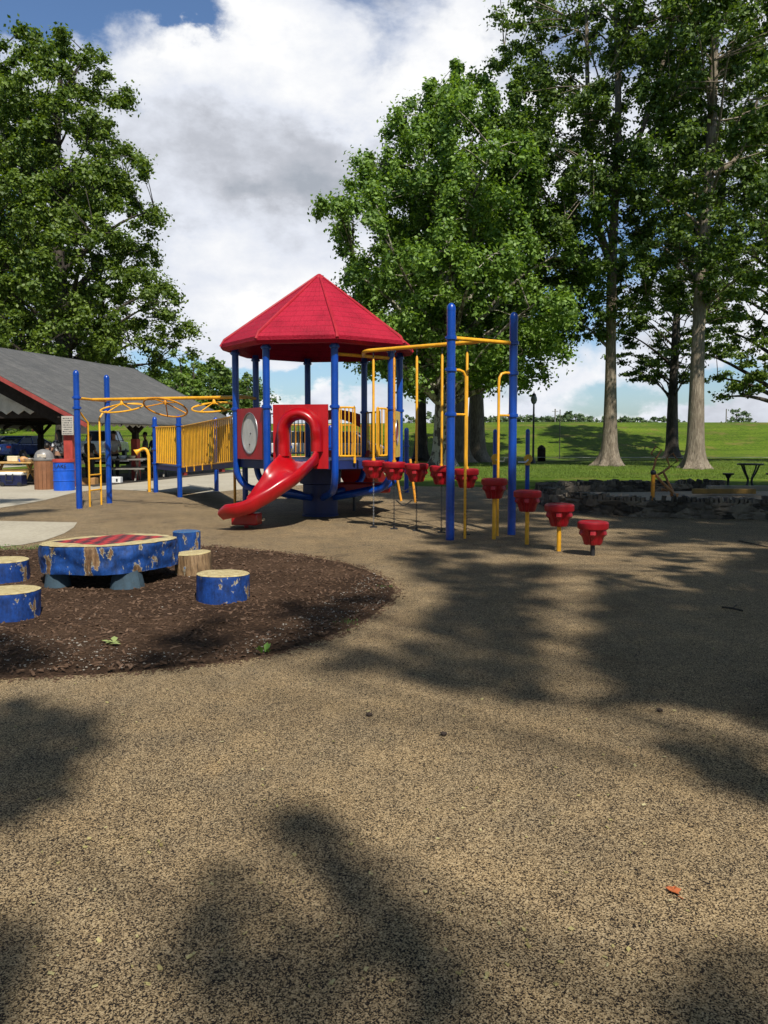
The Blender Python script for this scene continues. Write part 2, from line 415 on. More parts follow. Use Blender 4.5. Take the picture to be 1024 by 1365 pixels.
REDPOST = painted('brick_red_post_paint', (.42, .05, .035), .6, .25, 4)
BOARD = mat_speck('weathered_white_board', [(.3,(.3,.29,.26)),(.55,(.52,.5,.46)),(.8,(.62,.6,.56))], 3, .5, .8, .2, .01)
GREYWOOD = mat_speck('grey_weathered_planks', [(.3,(.10,.09,.08)),(.55,(.2,.185,.16)),(.8,(.3,.28,.25))], 6, .7, .85, .4, .01)
TANWOOD = mat_speck('tan_wood_top', [(.3,(.35,.2,.07)),(.6,(.55,.36,.14)),(.8,(.65,.45,.2))], 6, .7, .7, .3, .01)
BROWN = painted('brown_slat_plastic', (.27,.115,.05), .6, .25, 4)
# ------------------------------------------------------------------ ground and terrain
def levee(x, y):
    d = y - 60 + 3*math.sin(x*.02)
    t = max(0, min(1, d/20)); h = 3.15*(t*t*(3-2*t))
    return h + .12*mnoise.noise(Vector((x*.06, y*.06, 3)))*min(1, max(0, (y-20)/20)) * 2
def build_ground():
    m = MB(); ys = [-400,-120,-60,-30,-10,0,10,16,20,24,28,32,36,40,44,48,52,56,58] + [60+1.5*i for i in range(24)] + [100,115,125,150,200,300,500,900,1800]
    xs = [-1200,-500,-250,-160] + [-120+6*i for i in range(41)] + [160,250,500,1200]
    for y in ys:
        for x in xs:
            z = levee(x, y) if y > 20 else 0
            if y > 125: z = 3.1 - min(3.0, (y-125)*.03)
            m.v.append((x, y, z))
    nx = len(xs)
    for j in range(len(ys)-1):
        for i in range(nx-1): m.f.append((j*nx+i, j*nx+i+1, (j+1)*nx+i+1, (j+1)*nx+i))
    m.build('lawn', GRASS, smooth=1.5, kind='structure')
build_ground()
def sheet(name, pts, z, mat):
    import bmesh
    from mathutils.geometry import tessellate_polygon
    vs = [Vector((p[0], p[1], z)) for p in pts]
    m = MB(); tris = tessellate_polygon([vs]); m.add(vs, [tuple(t) for t in tris])
    o = m.build(name, mat, smooth=0, kind='structure')
    for p in o.data.polygons:
        if p.normal.z < 0: p.flip()
    return o
def gp(l): return [G(a, b)[:2] for a, b in l]
rub = [(-40,-30),(30,-30),(30,13.5),(14,13.8),(9.5,15),(5.5,18),(4.9,22),(5.1,27.5),(3.6,28.6),(1,29.2),(-2,30),(-6,30),(-20,26),(-40,26)]
sheet('rubber_surface', rub, .004, RUBBER)
near = catmull([Vector((*G(a,b)[:2],0)) for a,b in [(-300,702),(-60,686),(0,677.5),(60,667),(101,657),(140,653),(200,655),(262,658),(332,652),(420,646),(500,642)]], 5)
far = [(2.2,30),(-2,40),(-4,48),(-40,48)]
sheet('concrete_plaza', [p[:2] for p in near] + far, .010, CONC)
c2 = gp([(-500,700),(-100,694),(0,695),(103,697),(98,704),(85,712),(60,721),(30,727),(0,729.5),(-120,736),(-500,750)])
sheet('concrete_path', c2, .010, CONC)
sheet('far_path', [(-60,56.5),(60,54.5),(60,56),(-60,58)], .16, mat_speck('pale_gravel_path', [(.3,(.14,.15,.10)),(.6,(.24,.24,.19)),(.8,(.28,.27,.22))], 9, .6))
sheet('parking_lot', [(-60,45),(-1,45),(3,54),(-60,54)], .18, mat_speck('grey_asphalt', [(.3,(.05,.05,.05)),(.7,(.09,.09,.09))], 30, .5))

sheet('shaded_shelter_floor', [(-9.35,24.3),(-9.05,23.9),(-6.4,35.6),(-17.3,38.3),(-20.2,27)], .016, mat_speck('dark_floor_roof_shade', [(.3,(.025,.022,.019)),(.7,(.075,.065,.055))], 6, .6))  # dark floor from the eave line inward, roof shade put into its colour
# mulch bed with lumpy surface
bed = catmull([Vector((*G(a,b)[:2],0)) for a,b in [(-420,760),(-200,742),(0,734),(110,731),(250,729),(340,734),(420,744),(485,759),(521,781),(516,806),(468,836),(410,859),(340,877),(250,889),(140,899),(0,905),(-200,905),(-420,880),(-560,820)]], 5)[:-1]
bc = sum((p for p in bed), Vector((0,0,0)))/len(bed)
def mulch_z(x, y, edge):
    return .006 + edge*(.022 + .02*mnoise.noise(Vector((x*2, y*2, 0))) + .012*mnoise.noise(Vector((x*9, y*9, 2))))
mb_ = MB(); RN = 46
for i in range(RN+1):
    t = i/RN
    for k, p in enumerate(bed):
        q = bc.lerp(p, 1-t if i < RN else 0)
        w = 1 + .012*mnoise.noise(Vector((k*.9, 0, 1))) + .012*mnoise.noise(Vector((k*3.7, 0, 4)))
        edge = min(1, t*9); q = bc + (q-bc)*w
        mb_.v.append((q.x, q.y, max(.006, mulch_z(q.x, q.y, edge))))
nb = len(bed)
for i in range(RN):
    for k in range(nb):
        j = (k+1) % nb; mb_.f.append((i*nb+k, i*nb+j, (i+1)*nb+j, (i+1)*nb+k))
mb_.build('mulch_bed', MULCH, smooth=1.5, kind='structure')
def inside(poly, x, y):
    c = False; n = len(poly)
    for i in range(n):
        a = poly[i]; b = poly[(i+1) % n]
        if (a[1] > y) != (b[1] > y) and x < (b[0]-a[0])*(y-a[1])/(b[1]-a[1])+a[0]: c = not c
    return c
def scatter(poly, n, rg, near_bias=False, dmax=None):
    x0 = min(p[0] for p in poly); x1 = max(p[0] for p in poly); y0 = min(p[1] for p in poly); y1 = max(p[1] for p in poly)
    out = []
    while len(out) < n:
        x = rg.uniform(x0, x1); y = rg.uniform(y0, y1)
        if inside(poly, x, y): out.append((x, y))
    return out
bedp = [(p.x, p.y) for p in bed]; g_ = random.Random(3)
ch = MB()
for x, y in scatter(bedp, 9000, g_):
    if x < -7: continue
    l = g_.uniform(.015, .05); ch.box((x, y, mulch_z(x, y, 1)+.004), (l, l*g_.uniform(.2,.45), .006), g_.uniform(0,6.3), .002, g_.uniform(-.5,.5), g_.uniform(-.5,.5), g_)
CHIPM = mat_speck('mulch_chip', [(.3,(.03,.018,.012)),(.5,(.10,.06,.038)),(.7,(.21,.14,.10))], 18, 5, .9, .3, .01)
for k in range(1400):
    p_, q_ = bed[k%len(bed)], bed[(k+1)%len(bed)]; e_ = p_.lerp(q_, g_.random()); o_ = (e_-bc).normalized(); x, y = (e_+o_*abs(g_.gauss(0,.05)))[:2]
    if x < -7: continue
    l = g_.uniform(.006, .03); ch.box((x, y, .008), (l, l*g_.uniform(.3,.6), .004), g_.uniform(0,6.3), .001, g_.uniform(-.3,.3), g_.uniform(-.3,.3), g_)
ch.build('mulch_chips', CHIPM, smooth=0, kind='stuff', fix=False)
pb = MB()
lowb = [G(a,b)[:2] for a,b in [(0,900),(0,850),(110,855),(260,880),(350,850),(480,780),(500,765),(521,781),(515,805),(468,836),(340,877),(140,899)]]
for poly, n in ((bedp, 260), ([(p[0],p[1]) for p in lowb], 900)):
    for x, y in scatter(poly, n, g_):
        s = .003+.0075*g_.random()**3; pb.ball((x, y, mulch_z(x,y,1)+.004), (s, s*g_.uniform(.6,1), s*.6), 5, 4)
pb.build('white_pebbles', mat_speck('pale_pebble', [(.3,(.14,.12,.10)),(.7,(.38,.34,.29))], 30, 5), kind='stuff', fix=False)
# edge crumbs between rubber and mulch
# small weeds
def leaf_sprig(name, label, c, n, size, mat, rg, up=.5, grp=None):
    m = MB(); c = Vector(c)
    for i in range(n):
        a = rg.uniform(0, 6.28); d = Vector((math.cos(a), math.sin(a), up*rg.uniform(.5,2))).normalized(); L = size*rg.uniform(.6,1.1)
        s = d.cross(Vector((0,0,1))).normalized()*L*.26; o = c + Vector((rg.uniform(-1,1), rg.uniform(-1,1), 0))*size*.3
        mid = o + d*L*.5 + Vector((0,0,.004)); tip = o + d*L - Vector((0,0,L*.12))
        m.add([o, mid + s, tip, mid - s, mid - Vector((0,0,.006))], [(0,1,4),(1,2,4),(2,3,4),(3,0,4)])
    o = m.build(name, mat, smooth=0, fix=False); return tag(o, label, 'weed', grp)
WEED = flat('fresh_weed_green', (.12,.24,.03), .6)
leaf_sprig('weed_seedling', 'bright green seedling at the front edge of the mulch bed', (*G(353,874)[:2], .02), 8, .09, WEED, g_, 1.0)
leaf_sprig('fallen_sprig', 'pale green fallen sprig in the mulch, left of the seedling', (*G(150,863)[:2], .03), 7, .09, flat('wilted_green', (.25,.3,.1), .7), g_, .25)
leaf_sprig('fallen_leaf', 'pale green fallen leaf on the mulch below the table', (*G(128,811)[:2], .03), 1, .10, flat('wilted_green_leaf', (.22,.3,.1), .7), g_, .2)
gt = MB()
def tufts(m, pts, h, n, rg, w=.005, zb=.0):
    for x, y in pts:
        for _ in range(n):
            a = rg.uniform(0, 6.28); l = h*rg.uniform(.5,1.1); px_, py_ = x+rg.gauss(0,.03), y+rg.gauss(0,.03)
            d = Vector((math.cos(a)*.5, math.sin(a)*.5, 1)).normalized()*l; s = Vector((-math.sin(a), math.cos(a), 0))*w
            o = Vector((px_, py_, zb)); m.add([o-s, o+s, o+d], [(0,1,2)])
pts = [(G(a,b).x, G(a,b).y) for a,b in [(g_.uniform(-60,110), 731+g_.uniform(-3.5,3)) for _ in range(160)]]
pts += [(G(a,b).x, G(a,b).y) for a,b in [(461+g_.gauss(0,8), 829+g_.gauss(0,4)) for _ in range(14)]]
pts += [(G(a,b).x, G(a,b).y) for a,b in [(508+g_.gauss(0,6), 783+g_.gauss(0,4)) for _ in range(5)]]
tufts(gt, pts, .035, 8, g_)
gt.build('grass_tufts', flat('tuft_green', (.09,.17,.03), .7), smooth=0, kind='stuff', fix=False)
lw = MB(); lp = []
for _ in range(26000):
    y = 29 + (g_.random()**1.4)*24; x = g_.uniform(-.05, .56)*y
    if inside(rub, x, y) or x < 0: continue
    lp.append((x, y))
for x, y in lp:
    for _ in range(2):
        a = g_.uniform(0, 6.28); l = g_.uniform(.03,.09); o = Vector((x+g_.gauss(0,.08), y+g_.gauss(0,.08), levee(x,y)-.005)); s = Vector((math.cos(a), math.sin(a),0))*.012
        lw.add([o-s, o+s, o+Vector((g_.uniform(-.03,.03), g_.uniform(-.03,.03), l))], [(0,1,2)])
lw.build('lawn_grass_blades', flat('blade_green', (.10,.155,.012), .8), smooth=0, kind='stuff', fix=False)

# ------------------------------------------------------------------ log table and stools
def log(name, label, c, r, z0, z1, side, top, parent=None, group=None, seed=1, sq=(1,1), n=48, rough=.035, tilt=(0,0), cat='stool', topname='sawn_top', sidename='bark_side'):
    rg = random.Random(seed); t = thing(name, label, cat, (c[0], c[1], z0), 0, group) if parent is None else parent
    t.rotation_euler = (tilt[0], tilt[1], 0)
    def rad(a, z):
        return 1 + rough*1.4*mnoise.noise(Vector((math.cos(a)*1.3+seed*7, math.sin(a)*1.3, z*1.5))) + rough*.55*mnoise.noise(Vector((math.cos(a)*7, math.sin(a)*7+seed, z*9))) + rough*.2*mnoise.noise(Vector((math.cos(a)*24, math.sin(a)*24+seed, z*25)))
    H = z1-z0; m = MB(); rows = 14; vs = []
    for i in range(rows+1):
        z = H*i/rows
        for k in range(n):
            a = 2*math.pi*k/n; q = rad(a, z)*r
            if i == rows: q *= .985
            zz = z + (.012*mnoise.noise(Vector((a*2, seed, 0))) if i == 0 else 0)
            vs.append((q*math.cos(a)*sq[0], q*math.sin(a)*sq[1], zz))
    fs = [(i*n+k, i*n+(k+1)%n, (i+1)*n+(k+1)%n, (i+1)*n+k) for i in range(rows) for k in range(n)]
    fs.append(tuple(range(n-1,-1,-1))); m.add(vs, fs)
    m.build(sidename, side, t, world=False, smooth=1.0)
    tp = MB(); vs = []; ringsn = 12
    for i in range(ringsn):
        f = 1 - i/ringsn
        for k in range(n):
            a = 2*math.pi*k/n; q = rad(a, H)*r*(.999*f)
            vs.append((q*math.cos(a)*sq[0], q*math.sin(a)*sq[1], H + (0 if i == 0 else .008) + .006*mnoise.noise(Vector((q*math.cos(a)*6, q*math.sin(a)*6, seed)))*(i > 0)))
    vs.append((0,0,H+.008)); L = len(vs)-1
    fs = [(i*n+k, i*n+(k+1)%n, (i+1)*n+(k+1)%n, (i+1)*n+k) for i in range(ringsn-1) for k in range(n)] + [((ringsn-1)*n+k, (ringsn-1)*n+(k+1)%n, L) for k in range(n)]
    tp.add(vs, fs); tp.build(topname, top, t, world=False, smooth=1.0)
    return t
SG = 'log stools around the checkerboard table'
log('log_stool', 'blue log stool with cream top and ragged pale base, front right of the checkerboard table', G(297,801), .245, 0, .255, LOGB2, LOGT, group=SG, seed=3, rough=.05, tilt=(R(-2),R(1)))
log('log_stool', 'bare brown log stool with only flakes of blue paint, right of the checkerboard table', G(259,767), .20, 0, .25, LOGW, LOGT, group=SG, seed=5, rough=.1, tilt=(0,R(-3)))
log('log_stool', 'tall blue log stool with blue top, behind the right end of the checkerboard table', (-2.42,9.35), .17, 0, .37, LOGB, painted('blue_painted_top', (.02,.11,.3), .5, .4, 8, chips=((.4,.33,.18), .6)), group=SG, seed=8, rough=.06)
log('log_stool', 'farther of the two blue log stools at the left edge of the picture', G(6,776), .25, 0, .235, LOGB2, LOGT, group=SG, seed=11, rough=.05)
log('log_stool', 'nearer of the two blue log stools at the left edge of the picture', (-3.12,6.32), .245, 0, .245, LOGB2, LOGT, group=SG, seed=14, rough=.05, tilt=(R(-1.5),0))
log('log_stool', 'dark blue log stool in deep shade at the right edge of the picture', (2.475,4.30), .25, 0, .36, LOGB2, LOGB2, group=SG, seed=17, rough=.04)
tb = log('log_table', 'large round blue log slab table with peeling paint and a red checkerboard top', (-2.86,8.02), .665, .175, .455, LOGB, LOGC, seed=21, sq=(1.0,.95), rough=.085, n=96, tilt=(R(-1.5),R(-1.6)), cat='table', topname='checkerboard_top')
tb.location.z = .16
for dx, dy, s in ((-.42,-.36,.11),(.30,-.42,.14),(.0,.4,.13)):
    m = MB(); m.lathe([(s*1.25,-.20),(s*1.15,-.12),(s,-.02),(s*.95,.02)], (dx,dy,0), 12, lambda a, z: 1+.06*math.sin(3*a+dx*9)); m.build('foot', painted('faded_blue_concrete', (.045,.085,.12), .8, .5, 9, chips=((.2,.19,.17), .68)), tb, world=False)

# ------------------------------------------------------------------ play structure
TC = Vector((-1.245, 15.0, 0)); TR = 1.605; A0 = R(14)
deckz = 1.12
ps = thing('play_structure', 'blue, red and yellow playground tower with octagonal red roof, slide, ring climber and bridge', 'play structure', (TC.x, TC.y, 0))
def pv(k, r=TR): return Vector((TC.x + r*math.cos(A0+k*math.pi/4), TC.y + r*math.sin(A0+k*math.pi/4), 0))
# k: 0 right-far(533) 1 (487) 2 (410) 3 (340) 4 (313) 5 (355) 6 (446) 7 (522)
PR = .064
def post(m, x, y, z1, z0=-.1, cap=True):
    m.tube([(x,y,z0),(x,y,z1-.06)], PR, 16)
    if cap: m.lathe([(PR*1.03,-.07),(PR*1.03,-.03),(PR*.85,.01),(PR*.5,.035),(.005,.045)], (x,y,z1-.03), 16)
def collar(m, x, y, z, r=PR):
    m.lathe([(r,-.03),(r*1.28,-.026),(r*1.32,0),(r*1.28,.026),(r,.03)], (x,y,z), 16)
    for a in (0.4, 3.5): m.ball((x+r*1.35*math.cos(a), y+r*1.35*math.sin(a), z), .012, 6, 4)
for k in range(8):
    p = pv(k); m = MB()
    c = Vector((TC.x, TC.y, 0)); inn = (c - p).normalized()
    path = [p+Vector((0,0,3.2)), p+Vector((0,0,2)), p+Vector((0,0,1.05)), p+Vector((0,0,.95))]
    for i in range(1, 7):
        a = i/6*R(68); rr = .42
        path.append(p + inn*(rr*(1-math.cos(a))) + Vector((0,0,.95-rr*math.sin(a))))
    path.append(p + inn*1.35 + Vector((0,0,.36)))
    m.tube(path, PR, 16)
    b = m.build('post', BLUE, ps)
    for z in (2.06, 3.1):
        cm = MB(); cm_z = collar(cm, p.x, p.y, z); cm.build('collar', BLUE, b)
# pedestal
m = MB(); m.lathe([(.36,0),(.36,.04),(.34,.05),(.34,.62),(.4,.64),(.42,1.0)], (TC.x,TC.y,0), 28); m.build('pedestal', BLUED, ps)
# deck
oc = [pv(k, TR-.05)[:2] for k in range(8)]
m = MB(); m.prism(oc, deckz-.16, deckz); m.build('deck', BLUED, ps, smooth=0, bevel=.01)
# roof
rf = MB(); RR = 1.86
def rv(k, r, z): a = A0+k*math.pi/4; return Vector((TC.x+r*math.cos(a), TC.y+r*math.sin(a), z))
ze = 3.33
prof = [(.04,4.62),(.45,4.32),(.95,3.95),(1.45,3.6),(1.80,ze),(1.865,3.27),(1.875,3.20),(1.83,3.15),(1.75,3.14),(1.70,3.2),(1.0,3.85),(.04,4.5)]
vs = []; sub = 6
for r_, z_ in prof:
    for k in range(8):
        for j in range(sub): vs.append(rv(k, r_, z_).lerp(rv(k+1, r_, z_), j/sub))
n8 = 8*sub; fs = [(i*n8+k, i*n8+(k+1)%n8, (i+1)*n8+(k+1)%n8, (i+1)*n8+k) for i in range(len(prof)-1) for k in range(n8)]
fs.append(tuple(range(n8-1,-1,-1))); fs.append(tuple((len(prof)-1)*n8+k for k in range(n8)))
rf.add(vs, fs); roof = rf.build('roof', ROOFM, ps, smooth=.45)
REDRIB = painted('red_roof_rib', (.42,.008,.022), .5, .2, 5)
m = MB()
for k in range(8): m.tube([rv(k,.02,4.64), rv(k,.95,3.96), rv(k,1.80,ze+.01), rv(k,1.87,3.22)], [.02,.028,.032,.03], 8)
m.build('roof_ribs', REDRIB, roof); roof.children[0].name = 'rib_trim'
m = MB(); m.lathe([(.11,0),(.09,.05),(.02,.10)], (TC.x,TC.y,4.56), 8); m.build('roof_cap', REDRIB, roof)
def plate_frame(a, b):
    a = Vector(a); b = Vector(b); u = (b-a); L = u.length; u.normalize(); n = Vector((u.y,-u.x,0))  # n outward
    return a, u, n, L
# slide panel between k=5 and k=6
a, u, n, L = plate_frame(pv(5), pv(6))
def pt(x, z, o=0): return a + u*x + n*o + Vector((0,0,z))
x0, x1 = .13, L-.11; pz0, pz1 = .98, 2.10
cx_ = (x0+x1)/2 ; hw = .235; hb = 1.12; ht = 1.64
inner = []; outer = []
K = 20
inner.append((cx_-hw, pz0)); outer.append((x0, pz0))
inner.append((cx_-hw, 1.3)); outer.append((x0, 1.3))
for i in range(K+1):
    t = math.pi*(1 - i/K); ix = cx_+hw*math.cos(t); iz = ht+ (hw)*math.sin(t)
    inner.append((ix, iz))
    dx, dz = math.cos(t), math.sin(t); s_ = 1e9
    if abs(dx) > 1e-6: s_ = min(s_, ((x1-cx_) if dx > 0 else (cx_-x0))/abs(dx))
    if dz > 1e-6: s_ = min(s_, (pz1-ht)/dz)
    outer.append((cx_+dx*s_, ht+dz*s_))
inner.append((cx_+hw, 1.3)); outer.append((x1, 1.3))
inner.append((cx_+hw, pz0)); outer.append((x1, pz0))
# snap corners
def snap_corners(outer, corners):
    for c in corners:
        i = min(range(len(outer)), key=lambda q: (outer[q][0]-c[0])**2+(outer[q][1]-c[1])**2); outer[i] = c
snap_corners(outer, [(x0,pz1),(x1,pz1)])
m = MB(); m.ring([pt(x,z,.02) for x,z in outer], [pt(x,z,.02) for x,z in inner], n*.03, closed=False)
m.build('slide_panel', REDPANEL, ps, smooth=.3)
# slide: one hood and one chute
sl_path = catmull([pt(cx_,deckz-.01,-.10), pt(cx_,deckz-.02,.15), Vector((-1.58,13.08,.98)), Vector((-1.73,12.82,.80)), Vector((-1.93,12.67,.61)), Vector((-2.13,12.60,.45)), Vector((-2.31,12.60,.33)), Vector((-2.50,12.74,.27))], 7)
L_ = len(sl_path); prs = []
for i in range(L_):
    t = i/(L_-1); w = .265 + .035*math.sin(t*3.1); h = .155 - .02*t; 
    if t > .9: h -= (t-.9)*.7
    if t < .2: h += (.2-t)*.9
    prs.append([(-w-.075,h-.06),(-w-.06,h-.015),(-w-.03,h),(-w+.0,h-.02),(-w+.03,h*.55),(-w+.07,.04),(-w+.15,.0),(0,-.012),(w-.15,.0),(w-.07,.04),(w-.03,h*.55),(w,h-.02),(w+.03,h),(w+.06,h-.015),(w+.075,h-.06),(w+.05,-.03),(w-.02,-.10),(w-.12,-.07),(0,-.06),(-w+.12,-.07),(-w+.02,-.10),(-w-.05,-.03)])
m = MB(); m.sweep(sl_path, prs); sl = m.build('slide_chute', RED, ps, smooth=.9)
m = MB(); e = sl_path[-4]; m.box((-2.32,12.93,.155), (.46,.26,.20), R(-12)); m.box((-2.33,12.95,.02),(.07,.07,.1)); m.build('slide_foot', RED, ps, bevel=.02)
hood = []
for i in range(25):
    t = i/24
    if t < .2: q = (cx_-hw-.03, 1.2+(ht-1.2)*(t/.2)); rr = .12
    elif t > .8: q = (cx_+hw+.03, ht-(ht-1.28)*((t-.8)/.2))
    else:
        th = math.pi*(1-(t-.2)/.6); q = (cx_+(hw+.03)*math.cos(th), ht+(hw+.03)*math.sin(th))
    hood.append(q)
m = MB(); vs = []; nn = 12
for i, (hx, hz) in enumerate(hood):
    j0, j1 = max(i-1,0), min(i+1,24); tx, tz = hood[j1][0]-hood[j0][0], hood[j1][1]-hood[j0][1]; l = math.hypot(tx,tz); tx/=l; tz/=l
    ox, oz = -tz, tx
    dep = .24*math.sin(math.pi*min(1,max(0,.5+ (hz-1.2)/(ht+hw-1.2)*.0+.0))) * (1 if 3<i<21 else .8)
    for k in range(nn+1):
        th = math.pi*k/nn
        vs.append(pt(hx + ox*(.108*math.cos(th)+.035), hz + oz*(.108*math.cos(th)+.035), .05 + dep*math.sin(th)))
w_ = nn+1
fs = [(i*w_+k, i*w_+k+1, (i+1)*w_+k+1, (i+1)*w_+k) for i in range(24) for k in range(nn)]
fs += [tuple(range(w_)), tuple(24*w_+k for k in range(w_))] + [(i*w_, (i+1)*w_, (i+1)*w_+nn, i*w_+nn) for i in range(24)]
m.add(vs, fs); m.build('slide_hood', RED, ps, smooth=.9)
# bubble panel between 4 and 5
def ring_panel(k0, k1, mat, oval_mat, name, orx, orz, zc, z0, z1, in0=.09, in1=.09):
    global a, u, n, L
    a, u, n, L = plate_frame(pv(k0), pv(k1)); xa, xb = in0, L-in1; xc = (xa+xb)/2
    K = 40; out = []; inn = []
    for i in range(K):
        t = 2*math.pi*i/K; dx, dz = math.cos(t), math.sin(t)
        s_ = min(((xb-xa)/2)/max(1e-6,abs(dx)), ((z1-zc) if dz > 0 else (zc-z0))/max(1e-6,abs(dz)))
        out.append((xc+dx*s_, zc+dz*s_)); inn.append((xc+orx*dx, zc+orz*dz))
    snap_corners(out, [(xa,z0),(xb,z0),(xa,z1),(xb,z1)])
    m = MB(); m.ring([pt(x,z,.0) for x,z in out], [pt(x,z,.0) for x,z in inn], n*.025)
    p_ = m.build(name, mat, ps, smooth=.3)
    m = MB(); m.slab([pt(x,z,-.004) for x,z in inn], n*.018); ov = m.build('oval_disc', oval_mat, p_, smooth=0)
    m = MB(); m.tube([pt(x,z,.025) for x,z in inn], .013, 8, closed=True); m.build('oval_rim', STEEL, p_)
    return p_, pt
pp, _ = ring_panel(4, 5, REDPANEL, OVAL, 'window_panel', .31, .37, 1.60, 1.13, 2.06, .1, .1)
for dx, dz in ((.02,.0),(-.02,-.2)):
    m = MB(); m.ball(pt(L/2+dx, 1.6+dz, .018), .014, 8, 6); m.build('bolt', DKSTEEL, pp)
# arch panel between 1 and 2 at the back
a, u, n, L = plate_frame(pv(2), pv(1)); K = 14
out = [(.08+(L-.16)*i/K, 2.02+.10*math.sin(math.pi*i/K)) for i in range(K+1)]; inn = [(.08+(L-.16)*i/K, 1.74+.18*math.sin(math.pi*i/K)) for i in range(K+1)]
m = MB(); m.ring([pt(x,z) for x,z in out], [pt(x,z) for x,z in inn], n*.03, closed=False); m.build('arch_panel', REDPANEL, ps, smooth=.4)
def bars(p0, p1, zb0, zt0, zb1, zt1, nb, mat, name='barrier', rail=.017, bar=.011, parent=ps, ends=False, loop=False):
    p0 = Vector((p0[0],p0[1],0)); p1 = Vector((p1[0],p1[1],0)); m = MB()
    tp = [p0+Vector((0,0,zt0)), p1+Vector((0,0,zt1))]; bt = [p0+Vector((0,0,zb0)), p1+Vector((0,0,zb1))]
    if loop:
        d = (p1-p0).normalized(); r = .05
        m.tube(catmull([bt[0], bt[1]-d*r, bt[1]+Vector((0,0,r)), tp[1]-Vector((0,0,r)), tp[1]-d*r, tp[0]], 4), rail, 8)
        m.tube([bt[0], tp[0]], rail, 8)
    else:
        m.tube(tp, rail, 8); m.tube(bt, rail, 8)
    for i in range(nb):
        t = (i+.5)/nb if not ends else i/(nb-1)
        m.tube([bt[0].lerp(bt[1],t), tp[0].lerp(tp[1],t)], bar, 6)
    return m.build(name, mat, parent)
# barriers each side of the pod entrance (6 -> 7)
p6, p7 = pv(6), pv(7); d67 = (p7-p6).normalized()
bars(p6+d67*.09, p6+d67*.42, 1.2, 2.05, 1.2, 2.05, 4, YEL, loop=True)
bars(p7-d67*.10, p7-d67*.32, 1.2, 2.05, 1.2, 2.05, 3, YEL, loop=True)
m = MB(); q = p6+d67*.42; m.box((q.x,q.y,1.14),(.04,.04,.14)); m.build('barrier_foot', YEL, ps)
# back barriers
bars(pv(1)+(pv(0)-pv(1))*.08, pv(1)+(pv(0)-pv(1))*.45, 1.2,2.05,1.2,2.05, 4, YEL, loop=True)
p2, p3 = pv(2), pv(3); bars(p3+(p2-p3)*.08, p3+(p2-p3)*.92, 1.2,2.02,1.2,2.02, 11, WHITE)
# activity panel between 7 and 0
ap, _ = ring_panel(7, 0, flat('yellow_sheet_plastic', (.75,.5,.08), .45), REDPANEL, 'activity_panel', .17, .24, 1.62, 1.15, 2.03, .1, .1)

def crossbar(p, q, z, parent=ps):
    m = MB(); m.tube([(p[0],p[1],z),(q[0],q[1],z)], .03, 10); return m.build('cross_bar', YEL, parent)
# right entry: posts C and D
pc = G(600,720); pd = G(682,713)
for p, zt in ((pc, 3.46), (pd, 3.43)):
    m = MB(); post(m, p.x, p.y, zt); b = m.build('post', BLUE, ps)
    for z in (2.97, 2.51, 1.86):
        cm = MB(); collar(cm, p.x, p.y, z); cm.build('collar', BLUE, b)
crossbar(pc, pd, 2.97)
mC = (pc+pd)/2; mT = (p6+p7)/2
crossbar(p6, p7, 2.97)
bend = P(487, 470, 13.1)
m = MB(); m.tube(catmull([Vector((mC.x,mC.y,2.97)), Vector((mC.x-.25,mC.y+.35,2.98)), Vector((bend.x+.35,bend.y-.25,2.98)), Vector((bend.x,bend.y,2.97)), Vector((mT.x,mT.y,2.97))], 5), .032, 10); m.build('overhead_beam', YEL, ps)
def grab(p, toward, dist, ztop, zr, foot):
    d = (Vector(toward)-Vector(p)); d.z = 0; d.normalize(); m = MB(); p = Vector((p.x,p.y,0)); f = p + d*dist
    m.tube([p+Vector((0,0,ztop)), p+d*(dist-.12)+Vector((0,0,ztop)), p+d*(dist-.05)+Vector((0,0,ztop-.02)), p+d*(dist-.01)+Vector((0,0,ztop-.08)), f+Vector((0,0,ztop-.16)), f+Vector((0,0,-.05))], .021, 10)
    m.tube([p+Vector((0,0,zr)), f+Vector((0,0,zr))], .017, 8); return m.build('grab_rail', YEL, ps)
grab(pc, pd, .275, 2.51, 1.86, 0); grab(pd, pc, .285, 2.51, 1.86, 0)

